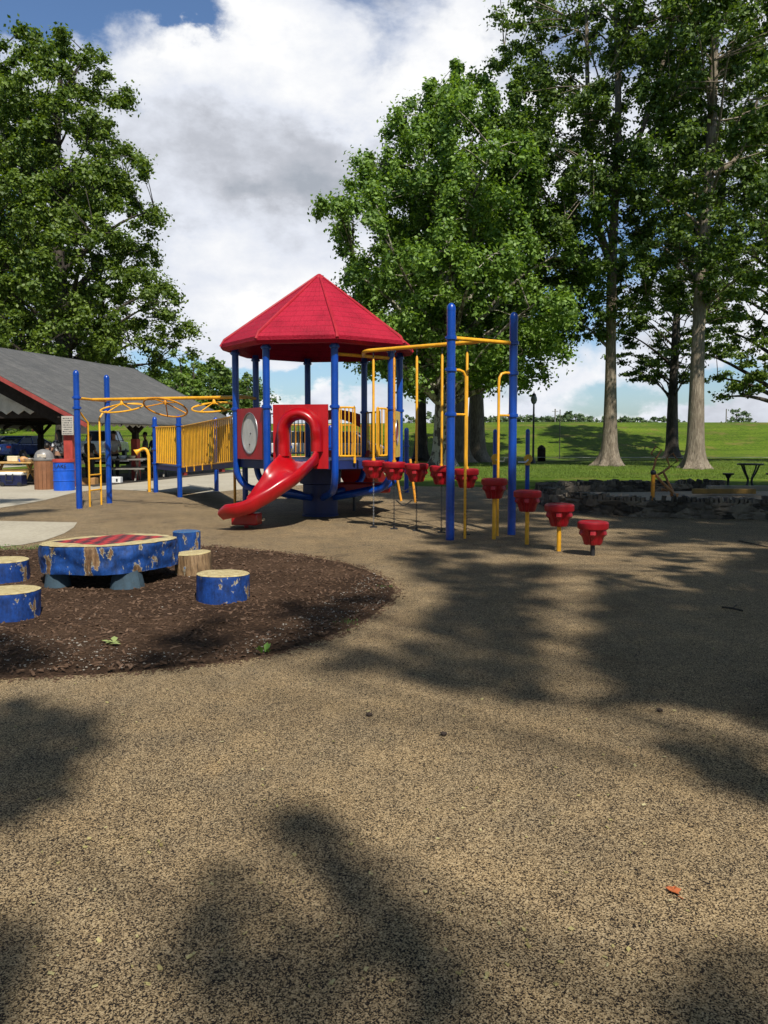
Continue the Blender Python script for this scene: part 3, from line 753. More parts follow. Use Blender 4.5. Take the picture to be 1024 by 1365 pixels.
# ring climber on the left: posts A and B
pa = G(106,678); pb_ = G(146,671)
for p, zt in ((pa, 2.95), (pb_, 2.96)):
    m = MB(); m2 = p; post(m, p.x, p.y, zt); b = m.build('post', BLUE, ps)
    for z in (2.38, 2.16):
        cm = MB(); collar(cm, p.x, p.y, z); cm.build('collar', BLUE, b)
crossbar(pa, pb_, 2.37)
mA = (pa+pb_)/2; p4, p3 = pv(4), pv(3); mB_ = (p4+p3)/2; crossbar(p4, p3, 2.32)
bm0 = Vector((mA.x,mA.y,2.37)); bm1 = Vector((mB_.x,mB_.y,2.32))
m = MB(); m.tube([bm0, bm1], .034, 10); m.build('overhead_beam', YEL, ps)
for px, tilt, mat, ry in ((164,(.07,.25),YEL,0),(222,(-.09,-.40),YELW,0),(287,(.04,.26),YEL,0)):
    # find beam point under px
    best = min((bm0.lerp(bm1, i/200) for i in range(201)), key=lambda q: abs(512+F*q.x/q.y-px))
    m = MB(); c = best - Vector((0,0,.19)); r = .44
    ring = [c + Vector((r*math.cos(t), r*math.sin(t), r*(tilt[0]*math.cos(t)+tilt[1]*math.sin(t))-.0)) for t in [2*math.pi*i/40 for i in range(40)]]
    m.tube(ring, .019, 8, closed=True)
    for i in range(5):
        t = 2*math.pi*i/5+.5; e = c + Vector((r*math.cos(t), r*math.sin(t), r*(tilt[0]*math.cos(t)+tilt[1]*math.sin(t))))
        m.tube([c+Vector((0,0,.10)), e], .013, 8)
    w = m.build('hand_ring', mat, ps)
    m = MB(); m.lathe([(.035,.06),(.045,.1),(.03,.14),(.018,.19)], c, 12); m.build('hub', mat, w)
# ladder between A and B
def ladder_pt(px): # point on A-B line at px
    return min((pa.lerp(pb_, i/200) for i in range(201)), key=lambda q: abs(512+F*q.x/q.y-px))
l1, l2 = ladder_pt(118.5), ladder_pt(134)
l1 += Vector((.02,-.05,0)); l2 += Vector((.02,-.05,0))
m = MB()
m.tube([Vector((pa.x,pa.y,2.16)), Vector((l1.x-.06,l1.y-.1,1.98)), Vector((l1.x,l1.y,1.86)), Vector((l1.x,l1.y,-.05))], .021, 10)
m.tube([Vector((pb_.x,pb_.y,2.14)), Vector((l2.x+.05,l2.y+.1,2.1)), Vector((l2.x,l2.y,1.96)), Vector((l2.x,l2.y,-.05))], .021, 10)
for z in (.36, .70, 1.06): m.tube([Vector((l1.x,l1.y,z)), Vector((l2.x,l2.y,z))], .018, 8)
m.build('ladder', YEL, ps)

# bridge and entry platform
q240 = G(240,663); q208 = G(208,656.5); q288 = Vector((P(288,600,22.0).x, 22.0, 0)); q185 = q208 + (q288-q240)
for p in (q240, q208, q288):
    m = MB(); post(m, p.x, p.y, 2.1); b = m.build('post', BLUE, ps)
    for z in ((1.85,.82) if p is not q208 else (1.85,1.22,.82)):
        cm = MB(); collar(cm, p.x, p.y, z); cm.build('collar', BLUE, b)
m = MB(); m.prism([q240[:2], q288[:2], (q185.x,q185.y), q208[:2]], .66, .78); m.build('entry_platform', BLUED, ps, smooth=0)
dd = (q240-q208).normalized(); bars(q208+dd*.09, q240-dd*.09, .84,1.82,.84,1.82, 12, YEL, bar=.022)
bars(q185, q288, .84,1.82,.84,1.82, 12, YELW, bar=.014)
e0 = q240+Vector((.1,-.12,0)); e1 = p4 + Vector((-.03,.0,0))
f0 = q288+Vector((.15,-.3,0)); f1 = p3 + Vector((-.05,.1,0))
bars(e0, e0.lerp(e1,.06), .78,1.82,.79,1.82, 3, YEL, bar=.014)
bars(e0.lerp(e1,.07), e1, .80,1.82,1.08,1.93, 30, YEL, bar=.016)
bars(f0, f1, .80,1.82,1.08,1.93, 26, YELW, bar=.014)
m = MB(); m.slab([e0+Vector((0,0,.64)), e1+Vector((0,0,.96)), f1+Vector((0,0,.96)), f0+Vector((0,0,.64))], (0,0,.12)); m.build('bridge_deck', BLUED, ps, smooth=0)
for t in (.13,.3,.47,.64):
    q = e0.lerp(e1,t); m = MB(); m.box((q.x,q.y,.70+.33*t+.02),(.05,.03,.15)); m.build('barrier_foot', YEL, ps)
for px, y in ((157,0),):
    pass
m = MB(); q = P(313,640,16.2); m.tube([(q.x,q.y,-.05),(q.x,q.y,1.0)], .03, 10); m.build('support_leg', YELW, ps)
m = MB(); q = P(327,640,17.0); m.tube([(q.x,q.y,-.05),(q.x,q.y,.98)], PR, 12); m.build('post', BLUE, ps)
# rear platform and barriers seen through the tower
r0 = Vector((P(441,600,19.6).x,19.6,0)); r1 = Vector((P(500,600,20.2).x,20.2,0)); r2 = Vector((P(542,600,21.5).x,21.5,0)); r3 = Vector((P(385,600,19.4).x,19.4,0))
for p in (r0, r2, r3):
    m = MB(); post(m, p.x, p.y, 1.84 if p is not r2 else 1.8); b = m.build('post', BLUE, ps); cm = MB(); collar(cm, p.x, p.y, 1.3); cm.build('collar', BLUE, b)
m = MB(); m.prism([r3[:2], pv(2)[:2], pv(1)[:2], r1[:2]], .9, 1.0); m.build('rear_platform', BLUED, ps, smooth=0)
bars(r3, r0, 1.05,1.85,1.05,1.85, 9, YELW, bar=.014); bars(r0, r1, 1.05,1.85,1.05,1.85, 14, YELW, bar=.014)
# rear red slide bed, seen under the deck
sp2 = catmull([Vector((-.75,16.2,1.05)), Vector((-.6,16.9,.85)), Vector((-.45,17.5,.5)), Vector((-.35,18.2,.32))], 6)
m = MB(); m.sweep(sp2, [(-.45,.22),(-.38,.22),(-.34,.03),(.34,.03),(.38,.22),(.45,.22),(.42,-.1),(-.42,-.1)]); m.build('wide_slide', RED, ps)
m = MB(); m.box((-.42,15.9,.50),(1.1,.5,.2)); m.build('under_panel', REDPANEL, ps, bevel=.03)
m = MB(); m.tube([(-.62,15.9,-.05),(-.62,15.9,.4)], .03, 8); m.build('support_leg', DKSTEEL, ps)
# leaning rope climber on the right of the tower
pl = MB(); k0 = pv(7, TR+.02)
for pxa, pya, pxb, pyb in ((525,640,535,668),(547,636,554,670)):
    y_ = 15.2; top = P(pxa, 612, y_); bot = P(pxb, pyb, 15.0); pl.tube([top + Vector((0,0,.0)), bot], .025, 8)
pl.build('climber_legs', YELW, ps); ps.children[-1].name = 'climber_frame'
pl = MB(); t0 = P(528,648,15.1); t1 = P(549,648,15.1)
for dz in (0,-.28):
    pl.tube(catmull([t0+Vector((0,0,dz)), (t0+t1)/2+Vector((0,0,dz-.1)), t1+Vector((0,0,dz))], 6), .012, 6)
pl.build('climber_rope', BLACK, ps)

# ------------------------------------------------------------------ pods
def pod_mesh(c, ztop, r=.195, h=.30):
    m = MB(); prof = [(.0,-h),(.095,-h),(.105,-h+.012),(.118,-h*.80),(.130,-h*.66),(.158,-h*.56),(.166,-.16),(.166,-.105),(.19,-.095),(r,-.085),(r,-.02),(r-.018,-.003),(r-.035,0),(r-.05,-.008),(0,-.008)]
    def fn(a, z):
        t = max(0, min(1, (-z-.098)/.02)); return 1 + t*(.15*(1 if math.sin(6*a) > 0 else -1)*min(1,abs(math.sin(6*a))*4) - .03)
    m.lathe(prof, (c.x, c.y, ztop), 72, fn); return m
podspec = [(498,613.5,'leftmost hanging red pod, nearest the tower entrance'),(525.5,615.5,'second hanging red pod from the tower'),(555.5,617.5,'middle one of the five hanging red pods'),(589,620.5,'fourth hanging red pod from the tower, just left of the tall blue post'),(622,624.5,'hanging red pod just right of the tall blue post, behind the yellow grab rail')]
bpath = catmull([Vector((bend.x+.12,bend.y-.12,0)), Vector((bend.x+.5,bend.y-.4,0)), Vector((mC.x-.3,mC.y+.4,0)), Vector((mC.x,mC.y,0))], 30)
for i, (px, py, lab) in enumerate(podspec):
    q = min(bpath, key=lambda q: abs(512+F*q.x/q.y-px)); q = Vector((P(px,600,q.y).x, q.y, 0))
    zt = 1.5-(py-585)*q.y/F
    t = thing('hanging_pod', lab, 'pod step', (q.x,q.y,0), 0, 'red pods hanging from the curved overhead beam')
    pod_mesh(q, zt).build('pod_seat', PODRED, t, smooth=.5)
    m = MB(); m.tube([(q.x,q.y,zt),(q.x,q.y,2.80),(q.x,q.y,2.84)], [.021,.021,.008], 10); m.tube([(q.x,q.y,zt-.01),(q.x,q.y,zt+.03)], .035, 10); m.build('hanging_pole', YEL if i != 1 else YELW, t)
    m = MB(); z = 2.83
    def chain(m, x, y, za, zb, s=.022, r=.0045):
        z = za; k = 0
        while z > zb:
            pts = []
            for j in range(10):
                tt = 2*math.pi*j/10; a_, b_ = s*.42*math.cos(tt), s*.8*math.sin(tt)
                pts.append((x+(a_ if k%2 else 0), y+(0 if k%2 else a_), z-s*.8+b_))
            m.tube(pts, r, 5, closed=True); z -= s*1.25; k += 1
    chain(m, q.x, q.y, 2.96, 2.83); m.build('upper_chain', DKSTEEL, t)
    m = MB(); chain(m, q.x, q.y, zt-.30, .02); m.build('lower_chain', STEEL if i in (0,) else DKSTEEL, t)
    m = MB(); m.box((q.x,q.y,.01),(.12,.12,.02)); m.tube([(q.x,q.y,0),(q.x,q.y,.06)], .02, 8); m.build('anchor_plate', DKSTEEL, t)
for px, py, by, lab in ((658.5,637.5,719,'red pod on the tallest yellow pole, between the two tall blue posts'),(702.5,653.5,726,'red pod on a yellow pole, right behind the second tall blue post'),(745,671.5,735,'red pod on a short yellow pole, second from the right end'),(790,695,741,'lowest red pod on a dark stub pole at the right end')):
    q = G(px, by); zt = 1.5-(py-585)*q.y/F
    t = thing('pod_step', lab, 'pod step', (q.x,q.y,0), 0, 'red pod steps standing on poles')
    pod_mesh(q, zt).build('pod_seat', PODRED, t, smooth=.5)
    m = MB(); m.tube([(q.x,q.y,-.05),(q.x,q.y,zt-.28)], .03, 12); m.build('pole', YEL if zt > .5 else DKSTEEL, t)

# talk tube
q = G(205,656); q.x -= .12
t = thing('talk_tube', 'yellow curved talk tube with a horn mouthpiece beside the bridge entry posts', 'talk tube', (q.x,q.y,0))
m = MB(); zz = 1.12
path = [(q.x,q.y,-.05),(q.x,q.y,.9),(q.x-.01,q.y,1.06),(q.x-.06,q.y,1.19),(q.x-.15,q.y-.01,1.22),(q.x-.24,q.y-.03,1.18)]
m.tube(catmull(path,4), .045, 12); m.build('tube', YEL, t)
m = MB(); ax = Vector((-.8,-.3,-.5)).normalized(); m.lathe([(.045,-.02),(.05,.03),(.09,.12),(.105,.14),(.09,.142),(.03,.08)], (q.x-.24,q.y-.03,1.18), 16, axis=ax); m.build('horn', YEL, t)
# ------------------------------------------------------------------ picnic shelter (local x = along the ridge, y = across)
SA = math.atan2(.971, .238)
sh = thing('picnic_shelter', 'open picnic shelter with grey shingle roof, dark red fascia and zigzag gable boards', 'shelter', (-9.25, 24, 0), SA)
SL, SW, EZ, RZ = 11.3, 5.45, 2.12, 4.78; ang = math.atan2(RZ-EZ, SW); SLP = math.hypot(RZ-EZ, SW)
def lb(m, name, mat, parent, **k): return m.build(name, mat, parent, world=False, **k)
for sgn in (1, -1):
    m = MB(); nx_, ny_ = 46, 18
    for j in range(ny_+1):
        for i in range(nx_+1):
            x = -.35 + (SL+.7)*i/nx_; y = -.25 + (SLP+.25)*j/ny_
            m.v.append((x, y*1.0, .03*mnoise.noise(Vector((x*.5, y*.5, sgn)))+.02))
    w = nx_+1
    m.f += [(j*w+i, j*w+i+1, (j+1)*w+i+1, (j+1)*w+i) for j in range(ny_) for i in range(nx_)]
    o = lb(m, 'roof_shingles', SHING, sh)
    s = o.modifiers.new('thick', 'SOLIDIFY'); s.thickness = .05; s.offset = -1
    if sgn == 1: o.location = (0, 0, EZ); o.rotation_euler = (ang, 0, 0)
    else: o.location = (SL, 2*SW, EZ); o.rotation_euler = (ang, 0, math.pi)
def yz(t): return (t*SW, EZ + (RZ-EZ)*t) if t <= 1 else (t*SW, EZ + (RZ-EZ)*(2-t))
for x in (-.36, SL+.36):
    m = MB()
    for a_, b_ in ((-.05,1),(1,2.05)):
        p, q = yz(a_), yz(b_)
        m.beam((x,p[0],p[1]-.09),(x,q[0],q[1]-.09), .05, .12)
    lb(m, 'red_fascia', REDTRIM, sh)
# rafters / ceiling lining
m = MB()
for i in range(12):
    x = -.2 + (SL+.4)*i/11
    for a_, b_ in ((0,1),(1,2)):
        p, q = yz(a_), yz(b_); m.beam((x,p[0],p[1]-.14),(x,q[0],q[1]-.14), .05, .15)
lb(m, 'rafters', DKWOOD, sh); sh.children[-1].name = 'rafter_frame'
# gable boards with zigzag lower edge
for x, zb in ((.35, 2.42), (SL-.2, 2.42)):
    pts = [yz(.30), yz(1), yz(1.70)]; m = MB(); z0 = zb; yA = .30*SW; yB = 1.70*SW; nz = 34
    low = [(yB + (yA-yB)*i/nz, z0 - (.13 if i % 2 else 0)) for i in range(nz+1)]
    m.slab([(x, p[0], p[1]-.22) for p in pts] + [(x, a_, b_) for a_, b_ in low[1:-1]], (.03,0,0)); lb(m, 'gable_boards', BOARD, sh, smooth=0)
# wide dark underside board along the near rake
m = MB(); p, q = yz(.02), yz(1); m.slab([(-.02,p[0],p[1]-.16),(-.02,q[0],q[1]-.16),(-.02,q[0],q[1]-.72),(-.02,p[0]+.9,p[1]-.22)], (.05,0,0)); lb(m, 'barge_board', DKWOOD, sh, smooth=0)
cols = [(.45,.75),(.45,SW*1.0),(.45,2*SW-.75)] + [(.45+3.5*i,.75) for i in (1,2,3)] + [(.45+3.5*i,2*SW-.75) for i in (1,2,3)]
for cx0, cy0 in cols:
    zt = 2.15 if abs(cy0-SW) > 1 else 2.4
    m = MB(); m.box((cx0,cy0,zt/2+.75-.1), (.19,.19,zt-1.3)); b = lb(m, 'column', DKWOOD, sh, bevel=.01)
    m = MB(); m.box((cx0,cy0,.75), (.24,.24,1.5)); lb(m, 'column_base', REDPOST if cy0 < 2 else DKWOOD, b, bevel=.01)
    m = MB()
    for s in (-1,1):
        m.beam((cx0+s*.1,cy0,1.75),(cx0+s*.75,cy0,2.2), .10, .10)
        m.beam((cx0,cy0+s*.1,1.75),(cx0,cy0+s*.55,2.2), .10, .10)
    lb(m, 'knee_brace', DKWOOD, b)
m = MB()
for y in (.75, SW, 2*SW-.75): m.box((SL/2,y,2.24),(SL-.3,.14,.2))
for i in range(4): m.box((.45+3.5*i,SW,2.26),(.11,2*SW-1.9,.18))
lb(m, 'tie_beams', DKWOOD, sh); sh.children[-1].name = 'beam_frame'
m = MB()
nz = 60
low = [(SL*i/nz, .02, 1.98 - (.0 if i%2 else .09)) for i in range(nz+1)]
m.slab([(0,.02,2.1)] + low + [(SL,.02,2.1)], (0,.025,0)); lb(m, 'eave_trim', BOARD, sh, smooth=0)
m = MB(); m.slab([(.33,.2,1.95),(.33,1.55,2.42),(.33,1.9,2.42),(.33,.62,1.66),(.33,.2,1.66)], (.04,0,0)); lb(m, 'white_corner_board', BOARD, sh, smooth=0)

# sign board on the corner post
def local(x, y, z=0):
    return Vector((-9.25+.238*x-.971*y, 24+.971*x+.238*y, z))
def mat_sign():
    m, nt, b = new_mat('white_notice_sign'); tc = N(nt, 'ShaderNodeTexCoord'); sp = N(nt, 'ShaderNodeSeparateXYZ'); nt.links.new(tc.outputs['Object'], sp.inputs[0])
    row = math_(nt, 'MULTIPLY', sp.outputs['Z'], 15.0); fr = math_(nt, 'FRACT', row)
    line = math_(nt, 'MULTIPLY', math_(nt, 'GREATER_THAN', fr, .35), math_(nt, 'LESS_THAN', fr, .8))
    cb = N(nt, 'ShaderNodeCombineXYZ'); nt.links.new(math_(nt, 'MULTIPLY', sp.outputs['X'], 30), cb.inputs[0]); nt.links.new(math_(nt, 'FLOOR', row), cb.inputs[1])
    wd = N(nt, 'ShaderNodeTexNoise'); wd.inputs['Scale'].default_value = 1.7; nt.links.new(cb.outputs[0], wd.inputs['Vector'])
    f = math_(nt, 'MULTIPLY', line, math_(nt, 'GREATER_THAN', wd.outputs['Fac'], .47))
    ex = math_(nt, 'LESS_THAN', math_(nt, 'ABSOLUTE', sp.outputs['X']), .15)
    ez = math_(nt, 'LESS_THAN', math_(nt, 'ABSOLUTE', math_(nt, 'SUBTRACT', sp.outputs['Z'], .28)), .26)
    f = math_(nt, 'MULTIPLY', f, math_(nt, 'MULTIPLY', ex, ez))
    nt.links.new(mix(nt, f, (.40,.37,.32), (.03,.03,.04)), b.inputs['Base Color']); return m
p = P(90.5, 579, 23.6)
m = MB(); m.box((0,0,.29),(.36,.03,.58)); sg = m.build('notice_sign', mat_sign(), bevel=.004); sg.location = (p.x, p.y, p.z-.02); tag(sg, 'white notice board with dark lines of lettering, hung at the shelter corner', 'sign')
# corner post in front (brick red)
p = P(93, 600, 23.85); m = MB(); m.box((p.x,p.y,.85),(.27,.27,1.7)); o = m.build('corner_post', REDPOST, bevel=.01); tag(o, 'wide brick red corner post of the shelter, behind the blue barrel', 'post')

# barrel, bin
def text_obj(name, txt, size, mat, parent, loc, rot, ext=.002):
    cu = bpy.data.curves.new(name, 'FONT'); cu.body = txt; cu.size = size; cu.extrude = ext; cu.align_x = 'CENTER'
    tmp = bpy.data.objects.new('tmp', cu); C.objects.link(tmp); dg = bpy.context.evaluated_depsgraph_get(); dg.update()
    me = bpy.data.meshes.new_from_object(tmp.evaluated_get(dg)); bpy.data.objects.remove(tmp); me.materials.clear(); me.materials.append(mat)
    o = bpy.data.objects.new(name, me); C.objects.link(o); o.parent = parent; o.location = loc; o.rotation_euler = rot; return o
q = G(86, 654.0)
t = thing('trash_barrel', 'bright blue steel drum with dark lettering and a red rim, beside the tall blue post', 'trash barrel', (q.x, q.y, 0))
def lat(prof, mat, name, par, n=28, **k): m = MB(); m.lathe(prof, (0,0,0), n); return m.build(name, mat, par, world=False, **k)
BBLUE = painted('drum_blue_paint', (.005,.10,.62), .45, .2, 4)
lat([(.28,0),(.29,.01),(.29,.28),(.302,.29),(.302,.31),(.29,.32),(.29,.58),(.302,.59),(.302,.61),(.29,.62),(.29,.84),(.26,.84),(.26,.2)], BBLUE, 'drum', t, 32)
m = MB(); m.lathe([(.27,.83),(.31,.83),(.315,.87),(.31,.915),(.27,.92),(.2,.92)], (0,0,0), 28); m.build('rim', REDPOST, t, world=False)
to = text_obj('lettering', 'LAKE', .15, BLACK, t, (0.02,-.296,.67), (R(90),0,0))
q = G(60, 652.5)
t = thing('trash_bin', 'brown slatted trash bin with grey dome lid, left of the blue barrel', 'trash bin', (q.x, q.y, 0))
m = MB()
for i in range(16):
    a_ = 2*math.pi*i/16; m.box((.275*math.cos(a_), .275*math.sin(a_), .43), (.02,.104,.86), a_)
m.build('slat_body', BROWN, t, world=False, bevel=.004)
lat([(.0,.05),(.26,.05),(.26,.84),(.25,.84),(.25,.3)], DKWOOD, 'liner', t)
lat([(.30,.86),(.31,.90),(.28,.92),(.27,1.0),(.24,1.08),(.18,1.15),(.09,1.19),(.01,1.20)], flat('grey_plastic_lid', (.2,.19,.18), .35), 'dome_lid', t)
m = MB(); m.box((.04,-.255,1.0),(.26,.03,.10)); m.build('flap', flat('pale_flap', (.5,.44,.36), .4), t, world=False, bevel=.01)

# tables, cooler, boxes
def ptable(name, lab, c, L, W, H, rz, mat, cat='table', bench=True, grp=None):
    t = thing(name, lab, cat, c, rz, grp)
    m = MB()
    for i in range(5): m.box((0,-W/2+W*(i+.5)/5,H),(L,W/5-.01,.045))
    m.build('tabletop', mat, t, world=False)
    for s in (-1,1):
        m = MB(); x = s*L*.36
        m.beam((x,-.6,.02),(x,.22,H-.03),.05,.09); m.beam((x,.6,.02),(x,-.22,H-.03),.05,.09); m.beam((x,-.68,.42),(x,.68,.42),.05,.08) if bench else None
        m.build('leg', mat if bench else STEEL, t, world=False)
    if bench:
        for s in (-1,1):
            m = MB(); m.box((0,s*.66,.47),(L,.26,.045)); m.build('bench', mat, t, world=False)
    return t
p = G(20,648,0); p = Vector((P(24,617,24.9).x, 24.9, 0))
ptable('picnic_table', 'tan topped picnic table loaded with food, above the blue cooler at the left', (p.x-.1,p.y,0), 1.3, .75, .74, R(3), TANWOOD, 'picnic table')
p = P(150,607,27.0); ptable('picnic_table', 'long grey plank picnic table with food bowls, behind the ladder of the ring climber', (p.x,p.y,0), 2.3, .78, .78, R(10), GREYWOOD, 'picnic table')
p = P(197,610,30.0); ptable('picnic_table', 'far grey picnic table under the shelter, behind the yellow talk tube', (p.x,p.y,0), 1.8, .78, .76, R(10), GREYWOOD, 'picnic table')
p = G(18.5, 648.5)
t = thing('cooler', 'navy blue wheeled cooler with white lid under the tan table', 'cooler', (p.x,p.y,0))
m = MB(); m.box((0,0,.2),(.68,.4,.34)); m.build('body', flat('navy_plastic', (.008,.012,.05), .35), t, world=False, bevel=.03)
m = MB(); m.box((0,0,.41),(.70,.42,.10)); m.build('lid', WHITE, t, world=False, bevel=.03)
m = MB(); m.tube([(-.12,-.22,.4),(-.12,-.26,.36),(-.12,-.26,.2),(.08,-.26,.2),(.08,-.26,.36),(.08,-.22,.4)], .018, 6); m.build('handle', BLACK, t, world=False)
for s in (-1,1):
    m = MB(); m.lathe([(.07,-.02),(.075,0),(.07,.02)], (s*.27,-.20,.075), 14, axis=(0,1,0)); m.build('wheel', BLACK, t, world=False)
def gbox(name, lab, px, pb, Y, w, h, d, mat, cat, z=None):
    p = P(px, pb, Y); t = thing(name, lab, cat, (p.x, Y, p.z if z is None else z))
    m = MB(); m.box((0,0,h/2),(w,d,h)); m.build('carton', mat, t, world=False, bevel=.008)
    m = MB(); m.box((0,-d*.26,h+.004),(w*.98,d*.46,.008), rx=R(6)); m.box((0,d*.26,h+.004),(w*.98,d*.46,.008), rx=R(-6)); m.build('flap', mat, t, world=False)
    if mat is WHITE:
        m = MB(); m.box((.04,-d/2-.003,h*.5),(.06,.006,h*.5)); m.build('printed_mark', BLACK, t, world=False)
    return t
CARD = flat('brown_cardboard', (.38,.2,.07), .8)
gbox('cardboard_box', 'brown open cardboard box on the ground behind the yellow ladder', 118, 650, 25.2, .55, .22, .35, CARD, 'box', 0)
gbox('white_box', 'white carton with a black mark, under the long grey table', 156, 645, 26.2, .32, .20, .25, WHITE, 'box', 0)
def bowl(lab, px, Y, z, r, h, mat, cat='bowl', name='serving_bowl'):
    p = P(px, 600, Y); t = MB(); t.lathe([(r*.6,0),(r*.9,h*.6),(r,h),(r*.96,h),(r*.8,h*.55),(r*.3,h*.2)], (0,0,0), 18)
    o = t.build(name, mat); o.location = (p.x, Y, z); tag(o, lab, cat, 'food dishes on the shelter tables'); return o
FOIL = flat('foil', (.5,.45,.4), .35, .3)
bowl('wide metal pan on the tan table, nearest the brown bin', 38, 24.8, .763, .19, .11, FOIL, 'pan', 'food_pan')
bowl('small blue cup on the tan table', 26, 24.7, .763, .045, .10, BBLUE, 'cup', 'cup')
bowl('white bowl on the long grey table, just right of the tall blue post', 151, 26.9, .803, .12, .08, WHITE)
bowl('middle white bowl on the long grey table', 163, 27.1, .803, .15, .11, WHITE)
bowl('cream bowl at the right end of the long grey table', 176, 27.2, .803, .12, .10, CREAM)
m = MB(); p = P(31,612,24.75); m.ball((0,0,.08),(.13,.11,.10)); m.ball((.09,.02,.07),(.08,.08,.07)); o = m.build('bread_bag', flat('orange_tan_bag', (.55,.3,.12), .5)); o.location = (p.x,24.75,.763); tag(o, 'orange tan bag of bread on the tan table', 'bread bag')
p = P(18,612,25.1); m = MB(); m.box((0,0,.09),(.34,.2,.18)); o = m.build('food_tray', CREAM, bevel=.02); o.location = (p.x,25.1,.763); tag(o, 'pale food container at the left of the tan table', 'container')

# ------------------------------------------------------------------ people
SKIN = flat('skin', (.35,.19,.12), .5); SKIND = flat('darker_skin', (.2,.10,.06), .5); HAIRD = flat('dark_hair', (.012,.009,.008), .5)
def skin_mesh(name, verts, edges, mat, parent, root=0, sub=1):
    me = bpy.data.meshes.new(name); me.from_pydata([v[0] for v in verts], edges, []); o = bpy.data.objects.new(name+'_tmp', me); C.objects.link(o)
    sm = o.modifiers.new('s', 'SKIN'); sm.use_smooth_shade = True
    lay = me.skin_vertices[0] if len(me.skin_vertices) else None
    if lay is None:
        bpy.context.view_layer.objects.active = o; lay = me.skin_vertices[0]
    for i, v in enumerate(verts):
        r = v[1]; lay.data[i].radius = (r, r) if not isinstance(r, tuple) else r
        lay.data[i].use_root = (i == root)
    if sub: ss = o.modifiers.new('u', 'SUBSURF'); ss.levels = sub; ss.render_levels = sub
    dg = bpy.context.evaluated_depsgraph_get(); dg.update()
    m2 = bpy.data.meshes.new_from_object(o.evaluated_get(dg)); bpy.data.objects.remove(o)
    m2.materials.clear(); m2.materials.append(mat); m2.polygons.foreach_set('use_smooth', [True]*len(m2.polygons))
    ob = bpy.data.objects.new(name, m2); C.objects.link(ob); ob.parent = parent; return ob
def person(lab, loc, rz, pose, shirt, trous, hair, skin=SKIN, longhair=False, sc_=1.0, armf=0.3):
    t = thing('person', lab, 'person', loc, rz, 'people gathered under the picnic shelter')
    sit = pose == 'sit'; b = .50 if sit else .92
    V = []; E = []
    def v(p, r): V.append((Vector(p)*sc_, r*sc_ if not isinstance(r, tuple) else tuple(x*sc_ for x in r))); return len(V)-1
    def ch(ids): 
        for a_, c_ in zip(ids, ids[1:]): E.append((a_, c_))
    pel = v((0,0,b),(.15,.11)); sp_ = v((0,0,b+.2),(.13,.10)); cst = v((0,-.01,b+.40),(.16,.11)); nb = v((0,0,b+.55),.06); nk = v((0,.01,b+.61),.052)
    h1 = v((0,.025,b+.68),(.068,.08)); h2 = v((0,.025,b+.76),(.078,.098)); h3 = v((0,.015,b+.83),(.055,.07)); ch([pel,sp_,cst,nb,nk,h1,h2,h3])
    joints = {}
    for s in (-1,1):
        s1 = v((s*.17,0,b+.47),.058); el = v((s*.235,.03+armf*.1,b+.20),.042); wr = v((s*.19,.12+armf*.6,b+.06+armf*.15),.028); pm = v((s*.185,.18+armf*.65,b+.05+armf*.15),(.036,.02)); ch([cst,s1,el,wr,pm])
        for k in range(4):
            fx = s*.185+(k-1.5)*.019; L_ = (.055,.07,.065,.045)[k]
            f1_ = v((fx,.215+armf*.65,b+.045+armf*.15),.0095); f2_ = v((fx,.215+L_*.6+armf*.65,b+.03+armf*.15),.0085); f3_ = v((fx,.215+L_+armf*.65,b+.005+armf*.15),.0075); ch([pm,f1_,f2_,f3_])
        th1 = v((s*.185-s*.045,.19+armf*.65,b+.04+armf*.15),.011); th2 = v((s*.185-s*.055,.225+armf*.65,b+.03+armf*.15),.009); ch([pm,th1,th2])
        hp = v((s*.095,0,b-.05),.095)
        if sit: kn = v((s*.12,.44,b-.02),.065); an = v((s*.12,.42,.10),.042); ft = v((s*.13,.56,.045),.04)
        else: kn = v((s*.105,.02,.49),.062); an = v((s*.10,-.01,.10),.042); ft = v((s*.11,.13,.045),.04)
        ch([pel,hp,kn,an,ft]); joints[s] = (hp,kn,an,s1,el)
    skin_mesh('body', V, E, skin, t, 0)
    # clothing
    g = lambda i, k, mn=.012: (V[i][0], tuple(x*k+mn for x in V[i][1]) if isinstance(V[i][1], tuple) else V[i][1]*k+mn)
    sv = [g(pel,1.0), g(sp_,1.02), g(cst,1.03)]; se = [(0,1),(1,2)]
    for s in (-1,1):
        _,_,_,s1,el = joints[s]; o_ = len(sv); sv += [g(s1,1.05), (V[s1][0].lerp(V[el][0],.75), .058*sc_)]; se += [(2,o_),(o_,o_+1)]
    nbp = (V[nb][0]-Vector((0,0,.03)), .075*sc_); sv.append(nbp); se.append((2,len(sv)-1))
    skin_mesh('shirt', sv, se, shirt, t, 0)
    tv = [(V[pel][0]-Vector((0,0,.01)), (.165*sc_,.125*sc_))]; te = []
    for s in (-1,1):
        hp,kn,an,_,_ = joints[s]; o_ = len(tv); tv += [g(hp,1.06), g(kn,1.1), (V[kn][0].lerp(V[an][0],.9), .06*sc_)]; te += [(0,o_),(o_,o_+1),(o_+1,o_+2)]
    skin_mesh('trousers', tv, te, trous, t, 0)
    m = MB(); hc = V[h2][0]
    m.ball(hc+Vector((0,-.022,.03))*sc_, (.088*sc_,.10*sc_,.095*sc_), 14, 10)
    if longhair: m.tube([hc+Vector((0,-.05,.02)), hc+Vector((0,-.085,-.12)), hc+Vector((0,-.10,-.30))], [.08,.075,.05], 12)
    m.build('hair', hair, t, world=False)
    m = MB()
    for s in (-1,1): m.ball(hc+Vector((s*.032,.098,-.005))*sc_, .010*sc_, 6, 5)
    m.build('eyes', BLACK, t, world=False); t.children[-1].name = 'eye_pair'
